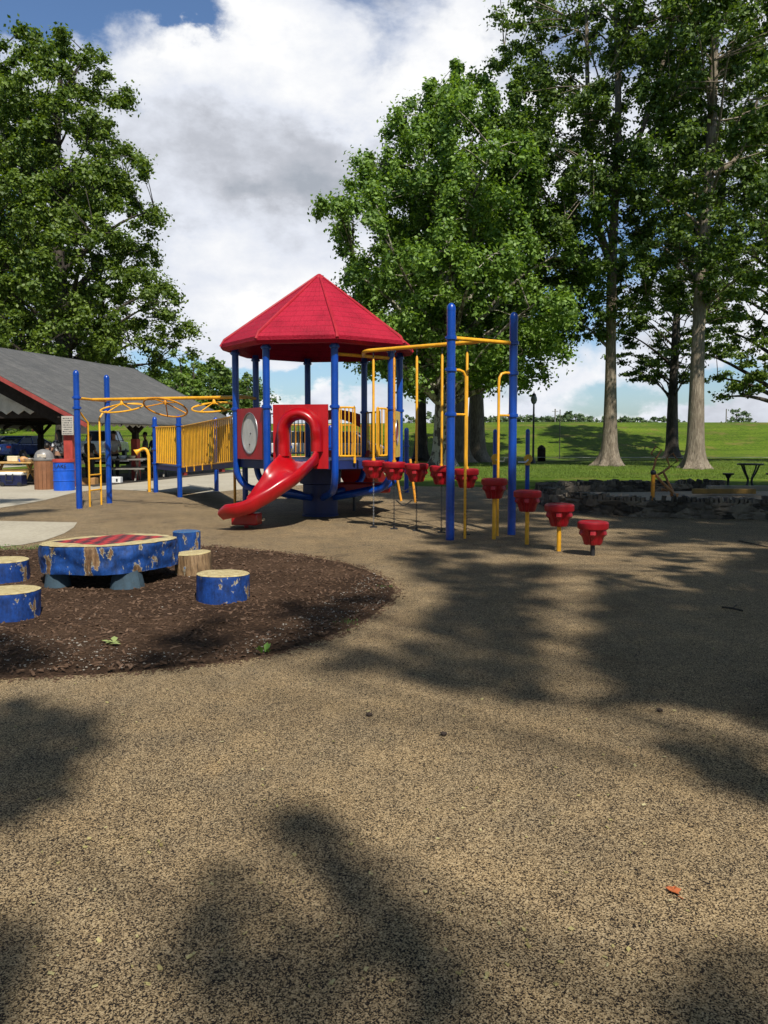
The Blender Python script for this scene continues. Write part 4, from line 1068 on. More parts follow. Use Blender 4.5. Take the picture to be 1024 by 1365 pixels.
    m = MB(); m.ball(hc+Vector((0,.112,-.03))*sc_, (.012*sc_,.018*sc_,.022*sc_), 8, 6); m.ball(hc+Vector((0,.096,-.068))*sc_, (.026*sc_,.010*sc_,.006*sc_), 8, 5)
    for s in (-1,1): m.ball(hc+Vector((s*.085,.0,-.02))*sc_, (.010*sc_,.02*sc_,.03*sc_), 8, 6)
    m.build('face_features', skin, t, world=False)
    return t
def mat_pattern():
    m, nt, b = new_mat('black_white_patterned_cloth'); n = tex(nt, 'noise', coords(nt), 14, 3, .5)
    nt.links.new(ramp(nt, n, [(.48, (.6,.6,.62)), (.52, (.05,.05,.06))]), b.inputs['Base Color']); return m
DKCL = flat('black_cloth', (.015,.015,.018), .8); GRCL = flat('grey_cloth', (.16,.16,.17), .8); NAVY = flat('navy_cloth', (.02,.03,.08), .8); JEAN = flat('blue_denim', (.04,.07,.14), .8); WCL = flat('white_cloth', (.55,.55,.56), .8)
def at(px, Y): return (P(px, 600, Y).x, Y, 0)
person('long haired woman in a black and white patterned top beside the red post', at(79,24.9), R(60), 'stand', mat_pattern(), DKCL, HAIRD, longhair=True, sc_=1.0)
gb = person('person in black seated behind the brown trash bin', at(63,24.6), R(10), 'sit', DKCL, DKCL, HAIRD)
person('person in a black shirt seen between the rails of the yellow ladder', at(119,26.0), R(-20), 'stand', DKCL, DKCL, HAIRD, skin=SKIND, sc_=.93)
person('person in white and dark clothes at the long table, beside the second blue post', at(152,28.1), R(200), 'stand', WCL, DKCL, HAIRD, armf=.5)
person('person in a grey shirt standing at the far end of the shelter', at(194,32.5), R(120), 'stand', GRCL, DKCL, HAIRD)
person('person in a navy shirt behind the thin blue bridge post', at(206,31.5), R(150), 'stand', NAVY, JEAN, HAIRD)
for nm, px, Y in (('sitting_stool',63,24.6),):
    m = MB(); q = at(px,Y); m.lathe([(.02,0),(.17,0),(.17,.03),(.03,.06),(.03,.36),(.18,.38),(.18,.42),(.02,.42)], q, 16); tag(m.build(nm, DKWOOD), 'dark round stool under the seated person behind the brown bin', 'stool')

# ------------------------------------------------------------------ vehicles
GLASS = flat('dark_car_glass', (.02,.025,.03), .08); TYRE = flat('tyre_rubber', (.02,.02,.02), .8); CHROME = flat('wheel_rim', (.4,.4,.42), .3, .7); LAMPR = flat('red_tail_lamp', (.5,.01,.01), .2); LAMPW = flat('clear_lamp', (.7,.7,.68), .15)
def car(name, lab, cat, loc, rz, col, kind, grp='vehicles parked beyond the shelter'):
    t = thing(name, lab, cat, loc, rz, grp); pm = painted(name+'_paint', col, .25, .1, 2, coat=.6, bumpy=0)
    W = 1.8 if kind != 'pickup' else 1.95
    if kind == 'sedan':
        prof = [(-2.3,.35),(-2.32,.75),(-2.2,.98),(-1.7,1.02),(1.0,.98),(1.95,.86),(2.25,.68),(2.3,.35)]; cab = [(-1.75,1.0),(-1.05,1.42),(.25,1.44),(1.05,.97)]
    elif kind == 'van':
        prof = [(-2.4,.35),(-2.45,.8),(-2.35,1.05),(1.3,1.05),(2.0,.95),(2.4,.75),(2.45,.35)]; cab = [(-2.35,1.04),(-2.15,1.74),(.55,1.76),(1.45,1.04)]
    else:
        prof = [(-2.75,.5),(-2.78,1.12),(-2.7,1.16),(1.2,1.16),(2.5,1.08),(2.75,.9),(2.78,.5)]; cab = [(-.75,1.15),(-.55,1.78),(.75,1.8),(1.35,1.15)]
    m = MB(); m.slab([(x,-W/2,z) for x, z in prof], (0,W,0)); m.build('body', pm, t, world=False, bevel=.07)
    m = MB(); vs = [(x,-W/2*(.96 if z < 1.2 else .80),z) for x, z in cab] + [(x,W/2*(.96 if z < 1.2 else .80),z) for x, z in cab]
    m.add(vs, [(3,2,1,0),(4,5,6,7),(0,1,5,4),(1,2,6,5),(2,3,7,6),(3,0,4,7)]); c_ = m.build('cabin_windows', GLASS, t, world=False, bevel=.05)
    m = MB(); (xa,za),(xb,zb) = cab[1], cab[2]; m.box(((xa+xb)/2,0,za+.02),(xb-xa+.05,W*.80,.05))
    for s in (-1,1):
        for i_, j_ in ((0,1),(2,3)):
            y0_ = W/2*.965; y1_ = W/2*.81; p, q = cab[i_], cab[j_]
            za_, zb_ = p[1], q[1]
            m.tube([(p[0],s*(y0_ if za_ < 1.2 else y1_),za_),(q[0],s*(y0_ if zb_ < 1.2 else y1_),zb_)], .04, 6)
        xm = (xa+xb)/2-.1; m.tube([(xm,s*W/2*.965,cab[0][1]),(xm,s*W/2*.81,za)], .035, 6)
    m.build('roof_panel', pm, t, world=False, bevel=.02)
    xw = 1.4 if kind != 'pickup' else 1.7
    for x in (-xw, xw):
        for s in (-1,1):
            m = MB(); m.lathe([(.2,-.11),(.31,-.11),(.335,-.08),(.335,.08),(.31,.11),(.2,.11)], (x,s*(W/2-.08),.335), 20, axis=(0,1,0)); w = m.build('wheel', TYRE, t, world=False)
            m = MB(); m.lathe([(.02,-.115),(.2,-.105),(.2,.105),(.02,.115)], (x,s*(W/2-.08),.335), 16, axis=(0,1,0)); m.build('rim', CHROME, w, world=False)
    xr = prof[1][0]; zt = .82 if kind != 'pickup' else .92
    for s in (-1,1):
        m = MB(); m.box((xr+.03,s*(W/2-.16),zt),(.10,.26 if kind != 'pickup' else .14,.14 if kind != 'pickup' else .34)); m.build('tail_light', LAMPR, t, world=False, bevel=.01)
        m = MB(); m.box((-xr-.10,s*(W/2-.22),zt-.06),(.12,.28,.13)); m.build('headlight', LAMPW, t, world=False, bevel=.01)
    m = MB(); m.box((xr-.01,0,.72),(.03,.34,.16)); m.build('number_plate', WHITE, t, world=False)
    m = MB(); m.box((xr-.03,0,.48),(.12,W*.96,.16)); m.box((-xr+.03,0,.48),(.12,W*.96,.16)); m.build('bumpers', pm if kind != 'pickup' else CHROME, t, world=False, bevel=.03); t.children[-1].name = 'bumper_trim'
    return t
car('parked_car', 'dark blue saloon car seen from behind through the left shelter bay', 'car', (P(22,600,46).x,47.5,.2), R(72), (.012,.03,.14), 'sedan')
car('parked_car', 'silver car cut by the left edge of the picture', 'car', (P(-22,600,46).x,47,.2), R(80), (.25,.26,.27), 'sedan')
car('pickup_truck', 'white pickup truck behind the yellow ladder, seen from behind', 'pickup truck', (P(127,600,48).x,49.5,.2), R(96), (.6,.6,.58), 'pickup')
car('parked_van', 'white van seen through the slide opening', 'van', (P(398,600,48).x,49,.2), R(20), (.6,.6,.6), 'van')
car('parked_car', 'pale silver car seen behind the yellow gate of the tower', 'car', (P(462,600,49).x,50,.2), R(-10), (.35,.36,.38), 'van')

# chain link fence
fe = thing('chain_link_fence', 'dark chain link fence along the foot of the green bank behind the shelter', 'fence', (-20,57,0))
m = MB()
for i in range(20): m.tube([(-40+2.4*i,57,levee(0,57)),(-40+2.4*i,57,1.75)], .03, 6)
m.tube([(-40,57,1.72),(5.6,57,1.72)], .025, 6); m.build('fence_posts', DKSTEEL, fe); fe.children[-1].name = 'post_frame'
m = MB()
for i in range(300):
    x = -40+.152*i
    m.tube([(x,57,.12),(x+.9 if x < 4.7 else x,57,1.72)], .004, 3); m.tube([(x,57,1.72),(x+.9 if x < 4.7 else x,57,.12)], .004, 3)
m.build('wire_mesh', DKSTEEL, fe, smooth=0, fix=False)

# ------------------------------------------------------------------ stone sandbox
sand = thing('stone_wall', 'low dark fieldstone wall with jagged upright capping, enclosing the sandbox', 'stone wall', (7,17,0))
def loop_pt(a):
    c, s = math.cos(a), math.sin(a); ex = 2/3.2
    return Vector((9.6 + 5.9*math.copysign(abs(c)**ex, c), 17.35 + 3.05*math.copysign(abs(s)**ex, s), 0))
lp_ = [loop_pt(2*math.pi*i/720) for i in range(720)]; acc = [0]
for i in range(720): acc.append(acc[-1] + (lp_[(i+1)%720]-lp_[i]).length)
per = acc[-1]
import bisect
def at_s(s):
    s %= per; i = max(0, min(719, bisect.bisect_right(acc, s)-1)); f = (s-acc[i])/max(1e-6, acc[i+1]-acc[i]); a_ = lp_[i]; b_ = lp_[(i+1)%720]
    p = a_.lerp(b_, f); d = lp_[(i+6)%720]-lp_[(i-6)%720]; return p, math.atan2(d.y, d.x)
rg = random.Random(5)
def in_gap(p): return p.y > 19.0 and p.x > 9.0   # opening at the back
core = MB(); st = MB(); cap = MB()
NS = 1500; zz_ = [0,.03,.06,.09,.12,.15,.18,.21,.24,.27,.30,.32]
for side in (1,-1):
    base = len(st.v); ok = []
    for i in range(NS+1):
        p, an = at_s(per*i/NS); nx_, ny_ = math.sin(an), -math.cos(an); sa = per*i/NS
        for z in zz_:
            d_, _p = mnoise.voronoi(Vector((sa*2.6 + .5*mnoise.noise(Vector((sa*2,z*3,side))), z*6.2, side*4)))
            e_ = min(1, (d_[1]-d_[0])*8); off = .125 + .04*e_ + .010*mnoise.noise(Vector((sa*9, z*14, side)))
            st.v.append((p.x+nx_*off*side, p.y+ny_*off*side, z-.01)); 
        ok.append(not in_gap(p))
    m_ = len(zz_)
    for i in range(NS):
        if ok[i] and ok[i+1]:
            for q in range(m_-1):
                A = base+i*m_+q; st.f.append((A, A+m_, A+m_+1, A+1) if side > 0 else (A, A+1, A+m_+1, A+m_))
s = 0
while s < per-.05:
    w_ = rg.uniform(.05,.10); p, an = at_s(s+w_/2)
    if not in_gap(p): h = rg.uniform(.07,.15) if rg.random() < .8 else .03; cap.box((p.x,p.y,.29+h/2), (w_*.78, .24+rg.uniform(-.04,.04), h), an, .014, rg.uniform(-.1,.1), rg.uniform(-.14,.14), rg)
    s += w_
for k in range(0, 720, 4):
    p, q = lp_[k], lp_[(k+4)%720]
    if not in_gap(p): core.beam((p.x,p.y,.15),(q.x,q.y,.15), .24, .30)
core.build('mortar_core', mat_speck('dark_mortar', [(.3,(.015,.013,.011)),(.7,(.045,.04,.034))], 20, 1), sand, smooth=0)
st.build('wall_stones', STONE, sand, smooth=.6, fix=False); sand.children[-1].name = 'stone_courses'
cap.build('capping_stones', STONE, sand, smooth=0, bevel=.008); sand.children[-1].name = 'jagged_capping'
m = MB(); cc = Vector((9.6,17.35,0)); nr = 22
for i in range(nr+1):
    for k in range(0,720,12):
        q = cc.lerp(lp_[k], i/nr); m.v.append((q.x,q.y,  .11+.05*mnoise.noise(Vector((q.x*1.1,q.y*1.1,0)))+.02*mnoise.noise(Vector((q.x*5,q.y*5,0)))))
w_ = 60; m.f += [(i*w_+k, i*w_+(k+1)%w_, (i+1)*w_+(k+1)%w_, (i+1)*w_+k) for i in range(nr) for k in range(w_)]
m.build('sandbox_sand', SAND, smooth=1.5, kind='structure')
p0, p1 = P(957,657,18.6), P(1012,659,18.6)
m = MB(); m.box(((p0.x+p1.x)/2-.4, 18.5, .24), (1.5,.14,.12)); tag(m.build('timber_edging', painted('yellow_timber_paint', (.3,.17,.03), .6, .4, 6), bevel=.01), 'yellow painted timber at the rear opening of the sandbox', 'timber')
m = MB(); m.box(((p0.x+p1.x)/2+.1, 18.75, .30), (1.6,.14,.12)); tag(m.build('timber_edging', flat('pale_bare_timber', (.22,.2,.16), .8), bevel=.01), 'pale bare timber lying behind the yellow one at the sandbox opening', 'timber')
# sand digger
DY = 16.9
dg_ = thing('sand_digger', 'rusty ride on sand digger with two diamond shaped handles, standing in the sandbox', 'sand digger', (P(872,640,DY).x, DY, .15))
def dp(l, dy=0): return [P(a_,b_,DY+dy) for a_, b_ in l]
m = MB(); m.tube(dp([(874,595),(882,599.5),(875,611),(868,605)]), .022, 8, closed=True); m.build('handle', RUST, dg_)
m = MB(); m.tube(dp([(897,604),(904,614),(893,622.5),(889,610)],.3), .022, 8, closed=True); m.build('handle', RUST, dg_)
m = MB(); m.tube(dp([(875,611),(872,622),(870,629)]), .026, 8); m.tube(dp([(893,622.5),(884,629),(877,633)],.25), .026, 8); m.build('lever', RUST, dg_)
m = MB(); m.tube(dp([(870,628),(882,642),(899,659)]), .032, 8); m.tube(dp([(884,628),(892,645),(899,659)],.2), .026, 8); m.tube(dp([(882,652),(890,654)],.1), .03, 8); m.build('digging_arm', RUST, dg_)
q = P(871,630,DY); m = MB(); m.tube([(q.x,q.y,.1),(q.x,q.y,q.z)], .045, 10); m.build('pivot_post', YELW, dg_)
m = MB(); m.ball((q.x,q.y,q.z), .065, 10, 8); m.build('pivot_joint', DKSTEEL, dg_)
q = P(899,659,DY+.1); m = MB(); m.lathe([(.02,-.1),(.08,-.05),(.10,.02),(.09,.02)], (q.x,q.y,q.z), 10); m.build('bucket', RUST, dg_)
# crank posts
for px, Y, zt, flip, lab in ((703.5,22.6,1.78,-1,'short blue post with yellow band and white crank, right of the tall posts'),(660,23.4,1.78,1,'slim blue post with a yellow crank wheel behind the right yellow grab rail')):
    x = P(px,600,Y).x; t = thing('crank_post', lab, 'crank post', (x,Y,0), 0, 'blue posts with crank arms behind the pods')
    m = MB(); post(m, x, Y, zt); m.build('post', BLUE, t)
    m = MB(); m.lathe([(.066,.72),(.085,.73),(.085,.98),(.066,.99)], (x,Y,0), 16); m.build('yellow_sleeve', YEL, t)
    m = MB(); m.lathe([(.01,-.02),(.12,-.02),(.13,0),(.12,.02),(.01,.02)], (x,Y-.10,.92), 18, axis=(0,1,0)); m.build('crank_wheel', YEL, t)
    m = MB(); z = .92
    m.tube([(x,Y-.14,z-.04),(x+flip*.1,Y-.15,z-.10),(x+flip*.25,Y-.15,z-.10),(x+flip*.27,Y-.15,z-.0),(x+flip*.4,Y-.15,z+.02)] if flip > 0 else [(x,Y-.14,z-.02),(x-.08,Y-.15,z-.1),(x-.3,Y-.15,z-.1)], .022, 8); m.build('crank_arm', CREAM if flip > 0 else WHITE, t)
# lawn furniture
def lawn_table(px, Y, lab):
    x = P(px,600,Y).x; zg = levee(x, Y); t = thing('garden_table', lab, 'table', (x,Y,zg))
    m = MB(); m.lathe([(.02,.72),(.36,.72),(.38,.735),(.38,.755),(.36,.765),(.02,.765)], (0,0,0), 24); m.build('tabletop', DKSTEEL, t, world=False)
    for k in range(4):
        a_ = k*math.pi/2+.5; m = MB(); pts = [(.30,.72),(.20,.5),(.08,.3),(.10,.12),(.24,0.0)]
        m.tube(catmull([(r_*math.cos(a_), r_*math.sin(a_), z_) for r_, z_ in pts], 4), .025, 8); m.build('leg', DKSTEEL, t, world=False)
def lawn_stool(px, Y, lab):
    x = P(px,600,Y).x; zg = levee(x, Y); t = thing('garden_stool', lab, 'stool', (x,Y,zg), 0, 'black stools beside the garden table')
    m = MB(); m.lathe([(.02,.42),(.15,.42),(.165,.44),(.165,.47),(.02,.475)], (0,0,0), 20); m.build('seat', DKSTEEL, t, world=False)
    m = MB(); m.lathe([(.14,0),(.12,.03),(.04,.1),(.035,.3),(.10,.42)], (0,0,0), 12); m.build('pedestal', DKSTEEL, t, world=False)
lawn_table(1001, 23.2, 'black round metal table with curved legs on the lawn at the right')
lawn_stool(972, 23.2, 'black stool left of the round metal table')
lawn_stool(1030, 23.3, 'black stool right of the round metal table, cut by the picture edge')
# lamp post
x = P(711,600,48).x; t = thing('street_lamp', 'dark lamp post with acorn shaped globe on the lawn', 'street lamp', (x,48,levee(x,48)))
m = MB(); m.lathe([(.16,0),(.16,.15),(.09,.3),(.07,.5),(.055,3.5),(.05,3.7)], (0,0,0), 12); m.build('pole', DKSTEEL, t, world=False)
m = MB(); m.lathe([(.06,3.7),(.14,3.78),(.2,3.95),(.19,4.1),(.12,4.25)], (0,0,0), 16); m.build('globe', flat('smoked_globe', (.25,.27,.28), .2), t, world=False)
m = MB(); m.lathe([(.14,4.24),(.11,4.33),(.03,4.4),(.015,4.5)], (0,0,0), 12); m.build('cap', DKSTEEL, t, world=False)
def upole(px, Y, yt, r, lab, arm=True):
    x = P(px,600,Y).x; zt = P(px,yt,Y).z; t = thing('utility_pole', lab, 'utility pole', (x,Y,0), 0, 'thin poles beyond the lawn')
    m = MB(); m.tube([(x,Y,0),(x,Y,zt)], r, 8); m.build('pole', GREYWOOD, t)
    if arm: m = MB(); m.box((x,Y,zt-.6),(1.6,.1,.12)); m.build('cross_arm', GREYWOOD, t)
upole(739.5, 190, 545, .16, 'utility pole beyond the bank, just left of the taller thin pole'); upole(746, 58, 546, .035, 'thin dark metal pole standing at the foot of the bank', False); upole(967, 160, 545, .12, 'thin pole at the lone tree on the bank', False)
x = P(722,600,57).x; t = thing('marker_post', 'small dark bollard on the grass near the foot of the bank', 'bollard', (x,57,levee(x,57)))
m = MB(); m.box((0,0,.45),(.55,.4,.9)); m.build('housing', DKWOOD, t, world=False, bevel=.05); m = MB(); m.lathe([(.34,.9),(.2,1.1),(.05,1.2)], (0,0,0), 10); m.build('cap', DKWOOD, t, world=False)
# dead leaf
def dead_leaf(c, s, rz, lab, mat, name='dead_leaf'):
    pts = [(0,-1),(.35,-.55),(.9,-.5),(.6,-.1),(.85,.45),(.35,.35),(0,1.0),(-.35,.35),(-.8,.5),(-.55,-.05),(-.85,-.45),(-.3,-.5)]
    m = MB(); vs = [(0,0,.16*s)] + [(x*s*.8, y*s, s*(.25*abs(x)+.10*math.sin(5*y+x*3)) + .006) for x, y in pts]; n_ = len(pts)
    m.add(vs + [(v_[0], v_[1], v_[2]-.0015) for v_ in vs], [(0,1+i,1+(i+1)%n_) for i in range(n_)] + [(n_+1,n_+2+(i+1)%n_,n_+2+i) for i in range(n_)] + [(1+i,n_+2+i,n_+2+(i+1)%n_,1+(i+1)%n_) for i in range(n_)])
    m.tube([(0,-s*.9,.02*s),(s*.1,-s*1.5,.05*s)], .0015, 5)
    o = m.build(name, mat, smooth=0); o.location = (c.x,c.y,.006); o.rotation_euler = (0,0,rz); return tag(o, lab, 'leaf')
dead_leaf(G(897,1191), .03, R(20), 'orange brown dead leaf on the rubber surface in the foreground', flat('orange_dead_leaf', (.42,.11,.03), .7))
for px, py, lab in ((492,956,'dark seed cone lying at the edge of the tree shadow, left of centre'),(591,982,'small dark seed cone right of the centre of the foreground'),(879,950,'dark seed cone in the shade at the right')):
    c = G(px,py); m = MB(); m.ball((0,0,.010), (.014,.011,.011), 8, 6); m.ball((.012,0,.010), (.008,.008,.008), 6, 5)
    for i in range(10): a_ = i*2.4; m.box((.012*math.cos(a_), .010*math.sin(a_), .004+.0014*i), (.008,.006,.003), a_)
    o = m.build('seed_cone', flat('dark_cone', (.03,.018,.012), .8), smooth=0); o.location = (c.x,c.y,.005); tag(o, lab, 'seed cone', 'seed cones dropped on the rubber surface')
for (a_, b_), (c_, d_), lab in (((985,722),(1035,733),'dark fallen twig in front of the stone wall at the right edge'),((962,811),(990,816),'short dark twig in the shade at the right')):
    p, q = G(a_,b_), G(c_,d_); m = MB(); mid = (p+q)/2+Vector((.02,.03,.01)); m.tube(catmull([p+Vector((0,0,.012)), mid, q+Vector((0,0,.012))], 4), .009, 6); m.tube([mid, mid+Vector((.08,.1,.01))], .005, 5); tag(m.build('fallen_twig', BARKD), lab, 'twig', 'twigs on the rubber surface')
lt = MB(); g2 = random.Random(9)
for _ in range(420):
    y = 2 + g2.random()**1.5*11; x = g2.uniform(-.5,.52)*y
    if inside(bedp, x, y) or not inside(rub, x, y): continue
    s = g2.uniform(.006,.018); lt.box((x,y,.008),(s,s*.6,.002),g2.uniform(0,6),.002,g2.uniform(-.3,.3),g2.uniform(-.3,.3),g2)
lt.build('leaf_litter', mat_speck('pale_litter', [(.3,(.12,.09,.03)),(.5,(.35,.3,.13)),(.7,(.5,.45,.3))], 9, 3), smooth=0, kind='stuff', fix=False)
# crack lines in the rubber near the ring climber
ck = MB(); cpts = [G(a_,b_) for a_, b_ in [(146,667),(160,668),(178,669),(196,671),(215,670),(235,671),(262,672),(300,674)]]
for p, q in zip(cpts, cpts[1:]): ck.beam(p+Vector((0,g2.uniform(-.04,.04),.0055)), q+Vector((0,g2.uniform(-.04,.04),.0055)), .02, .002)
o = ck.build('surface_crack', BLACK, smooth=0, kind='structure')

# ------------------------------------------------------------------ trees
def leaf_cloud(name, centers, radii, per, size, mat, parent, rs, flatten=.75, droop=0, asize=False):
    n = len(centers)*per
    c = np.repeat(np.array(centers), per, 0); r = np.repeat(np.array(radii), per)[:, None]
    d = rs.normal(size=(n,3)); d /= np.linalg.norm(d, axis=1)[:, None]
    rad = np.minimum(1.02, np.abs(rs.normal(size=(n,1)))*.36+.22*rs.random((n,1)))
    off = d*rad*r; off[:,2] *= flatten
    if asize: size = .32*r
    p = c + off
    if droop: p[:,2] -= droop*(off[:,0]**2+off[:,1]**2)
    nr = d*.55 + rs.normal(size=(n,3))*.5 + np.array([0,0,.45]); nr /= np.linalg.norm(nr, axis=1)[:, None]
    t = rs.normal(size=(n,3)); t -= nr*np.sum(t*nr, 1)[:, None]; t /= np.linalg.norm(t, axis=1)[:, None]
    b = np.cross(nr, t); L = size*(.6+.8*rs.random((n,1)))
    v = np.empty((n,4,3)); v[:,0] = p - t*L*.5; v[:,1] = p + b*L*.32 - nr*L*.06; v[:,2] = p + t*L*.5; v[:,3] = p - b*L*.32 - nr*L*.06
    o3 = np.zeros(3); q = parent
    while q is not None: o3 += np.array(q.location); q = q.parent
    v -= o3
    me = bpy.data.meshes.new(name); me.vertices.add(n*4); me.vertices.foreach_set('co', v.reshape(-1))
    me.loops.add(n*4); me.loops.foreach_set('vertex_index', np.arange(n*4, dtype=np.int32)); me.polygons.add(n)
    me.polygons.foreach_set('loop_start', np.arange(0, n*4, 4, dtype=np.int32)); me.update(calc_edges=True); me.materials.append(mat)
    o = bpy.data.objects.new(name, me); C.objects.link(o); o.parent = parent; return o
def prof_r(prof, z):
    for (z0,r0),(z1,r1) in zip(prof, prof[1:]):
        if z0 <= z <= z1: return r0+(r1-r0)*(z-z0)/(z1-z0)
    return 0
def tree(lab, x, y, r0, H, prof, ncl, per=170, leaf=.25, mat=LEAF1, bark=BARK, seed=1, cr=(.7,1.25), cx=0, lean=(0,0), flare=.8, sparse=0, grp=None, name='tree', limbs=26, stem=None, cy=0, filt=None, stub=None, zg=None, flatten=.75, lr=.42, fork=None, droop=0, spires=()):
    rg = random.Random(seed); rs = np.random.RandomState(seed); zb = levee(x,y) if zg is None else zg
    t = thing(name, lab, 'tree', (x,y,zb), 0, grp)
    def ax(z): f = z/H; return Vector((x + lean[0]*f*f*H + .25*math.sin(z*.35+seed)*f, y + lean[1]*f + .2*math.cos(z*.3+seed)*f, zb+z))
    m = MB(); zs = [-.15,0,.12,.28,.5,.8,1.2,1.8,2.6] + [2.6+(H*.93-2.6)*i/16 for i in range(1,17)]; n = 22; vs = []
    for z in zs:
        zz = max(z,0); c = ax(zz); rr = r0*(1-.80*(zz/H)**.85)
        for k in range(n):
            a_ = 2*math.pi*k/n; fl = flare*math.exp(-zz/.38)*(.55+.45*math.cos(6*a_+seed)+.25*math.cos(3*a_+2*seed)) + flare*.35*math.exp(-zz/1.3)
            q = rr*(1+fl+.05*math.sin(4*a_+zz)); vs.append((c.x+q*math.cos(a_), c.y+q*math.sin(a_), c.z if z >= 0 else zb-.15))
    fs = [(i*n+k, i*n+(k+1)%n, (i+1)*n+(k+1)%n, (i+1)*n+k) for i in range(len(zs)-1) for k in range(n)]; m.add(vs, fs)
    cen = []; rad = []; zlo, zhi = prof[0][0], prof[-1][0]; tries = 0
    while len(cen) < ncl and tries < ncl*30:
        tries += 1; z = rg.uniform(zlo, zhi); R_ = prof_r(prof, z); Rm = max(p_[1] for p_ in prof)
        if rg.random() > (R_/Rm)**1.3+.05: continue
        a_ = rg.uniform(0, 6.283); rr = R_*(rg.random()**.42)*(1+.13*math.sin(3*a_+z*.9+seed)+.10*math.sin(5*a_-z*1.7)); c = ax(min(z,H))
        p = Vector((c.x+cx+rr*math.cos(a_), c.y+cy+rr*math.sin(a_), zb+z+rg.uniform(-.3,.3)))
        if sparse and mnoise.noise(Vector((p.x*.33+seed, p.y*.33, p.z*.38))) < sparse: continue
        if filt and not filt(p): continue
        cen.append(p); rad.append(rg.uniform(*cr)*(.65+.35*min(1,R_/Rm+.2)))
    for sx_, sy_, z0_, z1_ in spires:
        z = z0_
        while z < z1_:
            f_ = (z-z0_)/(z1_-z0_); cen.append(Vector((x+cx+sx_*(1+.12*f_)+rg.uniform(-.15,.15), y+sy_+rg.uniform(-.2,.2), zb+z))); rad.append(.95*(1-.62*f_)*rg.uniform(.75,1.15)); cen[-1].x += rg.uniform(-.3,.3)*(1-f_); z += .55*(1-.5*f_)
    def limb(a0, tip, r1, m=m):
        d = tip-a0; up = Vector((0,0,1)); pts = [a0, a0+d*.3+up*d.length*.05, a0+d*.65+up*d.length*.07+Vector((rg.uniform(-.2,.2), rg.uniform(-.2,.2), 0)), tip]
        cp = catmull(pts, 3); m.tube(cp, [r1*(1-.85*i/(len(cp)-1)) for i in range(len(cp))], 7, caps=False)
        return cp
    order = sorted(range(len(cen)), key=lambda i: rg.random())[:limbs]
    allp = []
    for i in order:
        p = cen[i]; hz = p.z-zb; hor = math.hypot(p.x-x, p.y-y); z0 = max(prof[0][0]*.75, min(H*.88, hz-hor*.75)); a0 = ax(z0)
        cp = limb(a0, p, r0*(1-.8*z0/H)*lr+.02); allp += [(q_, r0*.10) for q_ in cp[3:]]
    for i in range(len(cen)):
        if i in order[:0] or not allp: continue
        p = cen[i]; q_, r_ = min(allp, key=lambda w: (w[0]-p).length_squared + (4 if w[0].z > p.z+.5 else 0))
        if (q_-p).length < 5 and rg.random() < .7: m.tube([q_, q_.lerp(p,.5)+Vector((0,0,.12)), p], [.035,.022,.01], 4, caps=False)
    if fork:
        for (pts, r_) in fork: cp = catmull([Vector(w) for w in pts], 5); m.tube(cp, [r_*(1-.6*i/(len(cp)-1)) for i in range(len(cp))], 10, caps=False)
    m.build('trunk', bark, t, smooth=1.2, fix=False)
    if stub: stub(t)
    leaf_cloud('crown', cen, rad, per, leaf, mat, t, rs, flatten, droop)
    return t
GR = 'tall trees on the lawn at the right'
tree('broad leafy maple tree directly behind the red roof and hanging pods, with mottled trunk', 3.15, 41, .50, 20.5, [(4.2,3.5),(5.5,5.4),(8,6.7),(11,6.8),(13.5,6.3),(15.5,5.3),(17,4.3),(18.4,3.1),(19.6,1.8),(20.5,.5)], 780, 210, .20, LEAF1, BARKM, 11, (.6,1.2), cx=.75, lean=(.01,0), limbs=70, flatten=1.05, sparse=-.28, spires=((-2.8,-1,15,18.3),(-1.4,-1.5,16.2,19.4),(-.2,-1,17,20.4),(1.3,-1.5,16.8,19.2),(2.5,-1,16,19.9),(3.8,-1,14,17.6),(-4.3,-1.5,12.6,15.9),(-5.6,-1,10.8,13.6),(5.2,-1,12,15.2),(-.9,-3,14,17.0),(3.0,-3,13,16.2)))
GC = 'grey trunked trees standing close together behind the maple'
tree('leftmost dark trunked tree of the close group behind the hanging pods', P(561,600,54).x, 54, .42, 18, [(6,2),(9,4),(14,4),(18,1)], 110, 150, .3, LEAF2, BARKD, 12, grp=GC, limbs=16)
tree('grey tree seen just right of the tall blue post, in the close group', P(612,600,52).x, 52, .62, 19, [(6,2.5),(9,4.5),(14,4.5),(19,1)], 130, 150, .3, LEAF2, BARK, 13, grp=GC, limbs=16)
tree('grey tree with flared foot at the right of the close group', P(634,600,54).x, 54, .62, 19, [(6,2.5),(9,5),(14,5),(19,1)], 130, 150, .3, LEAF2, BARK, 14, grp=GC, limbs=16, flare=1.3)
tree('slim dark trunked tree at the right end of the close group', P(641,600,60).x, 60, .32, 17, [(6,2.5),(9,5),(13,5),(17,1)], 90, 150, .3, LEAF2, BARKD, 15, grp=GC, limbs=12, cx=2)
x8 = 11.72
tree('tall tree with pale straight trunk and spreading roots, left of the lawn pair', x8, 40, .33, 33, [(6.8,1.2),(8.5,3.2),(11,4.8),(15,5.2),(18,5.8),(22,6.1),(28,5.4),(33,2.5)], 720, 190, .18, LEAF2, BARK, 21, (.5,1.15), cx=-.7, lr=.24, flare=1.5, sparse=-.07, grp=GR, limbs=36, fork=[([(x8-.0,40,10),(x8-.9,40.1,13),(x8-1.3,40.2,17),(x8-1.6,40,23)],.22),([(x8+.1,40,14),(x8+1.6,39.8,18),(x8+3.2,39.8,24)],.16)])
x9 = P(927,600,37).x
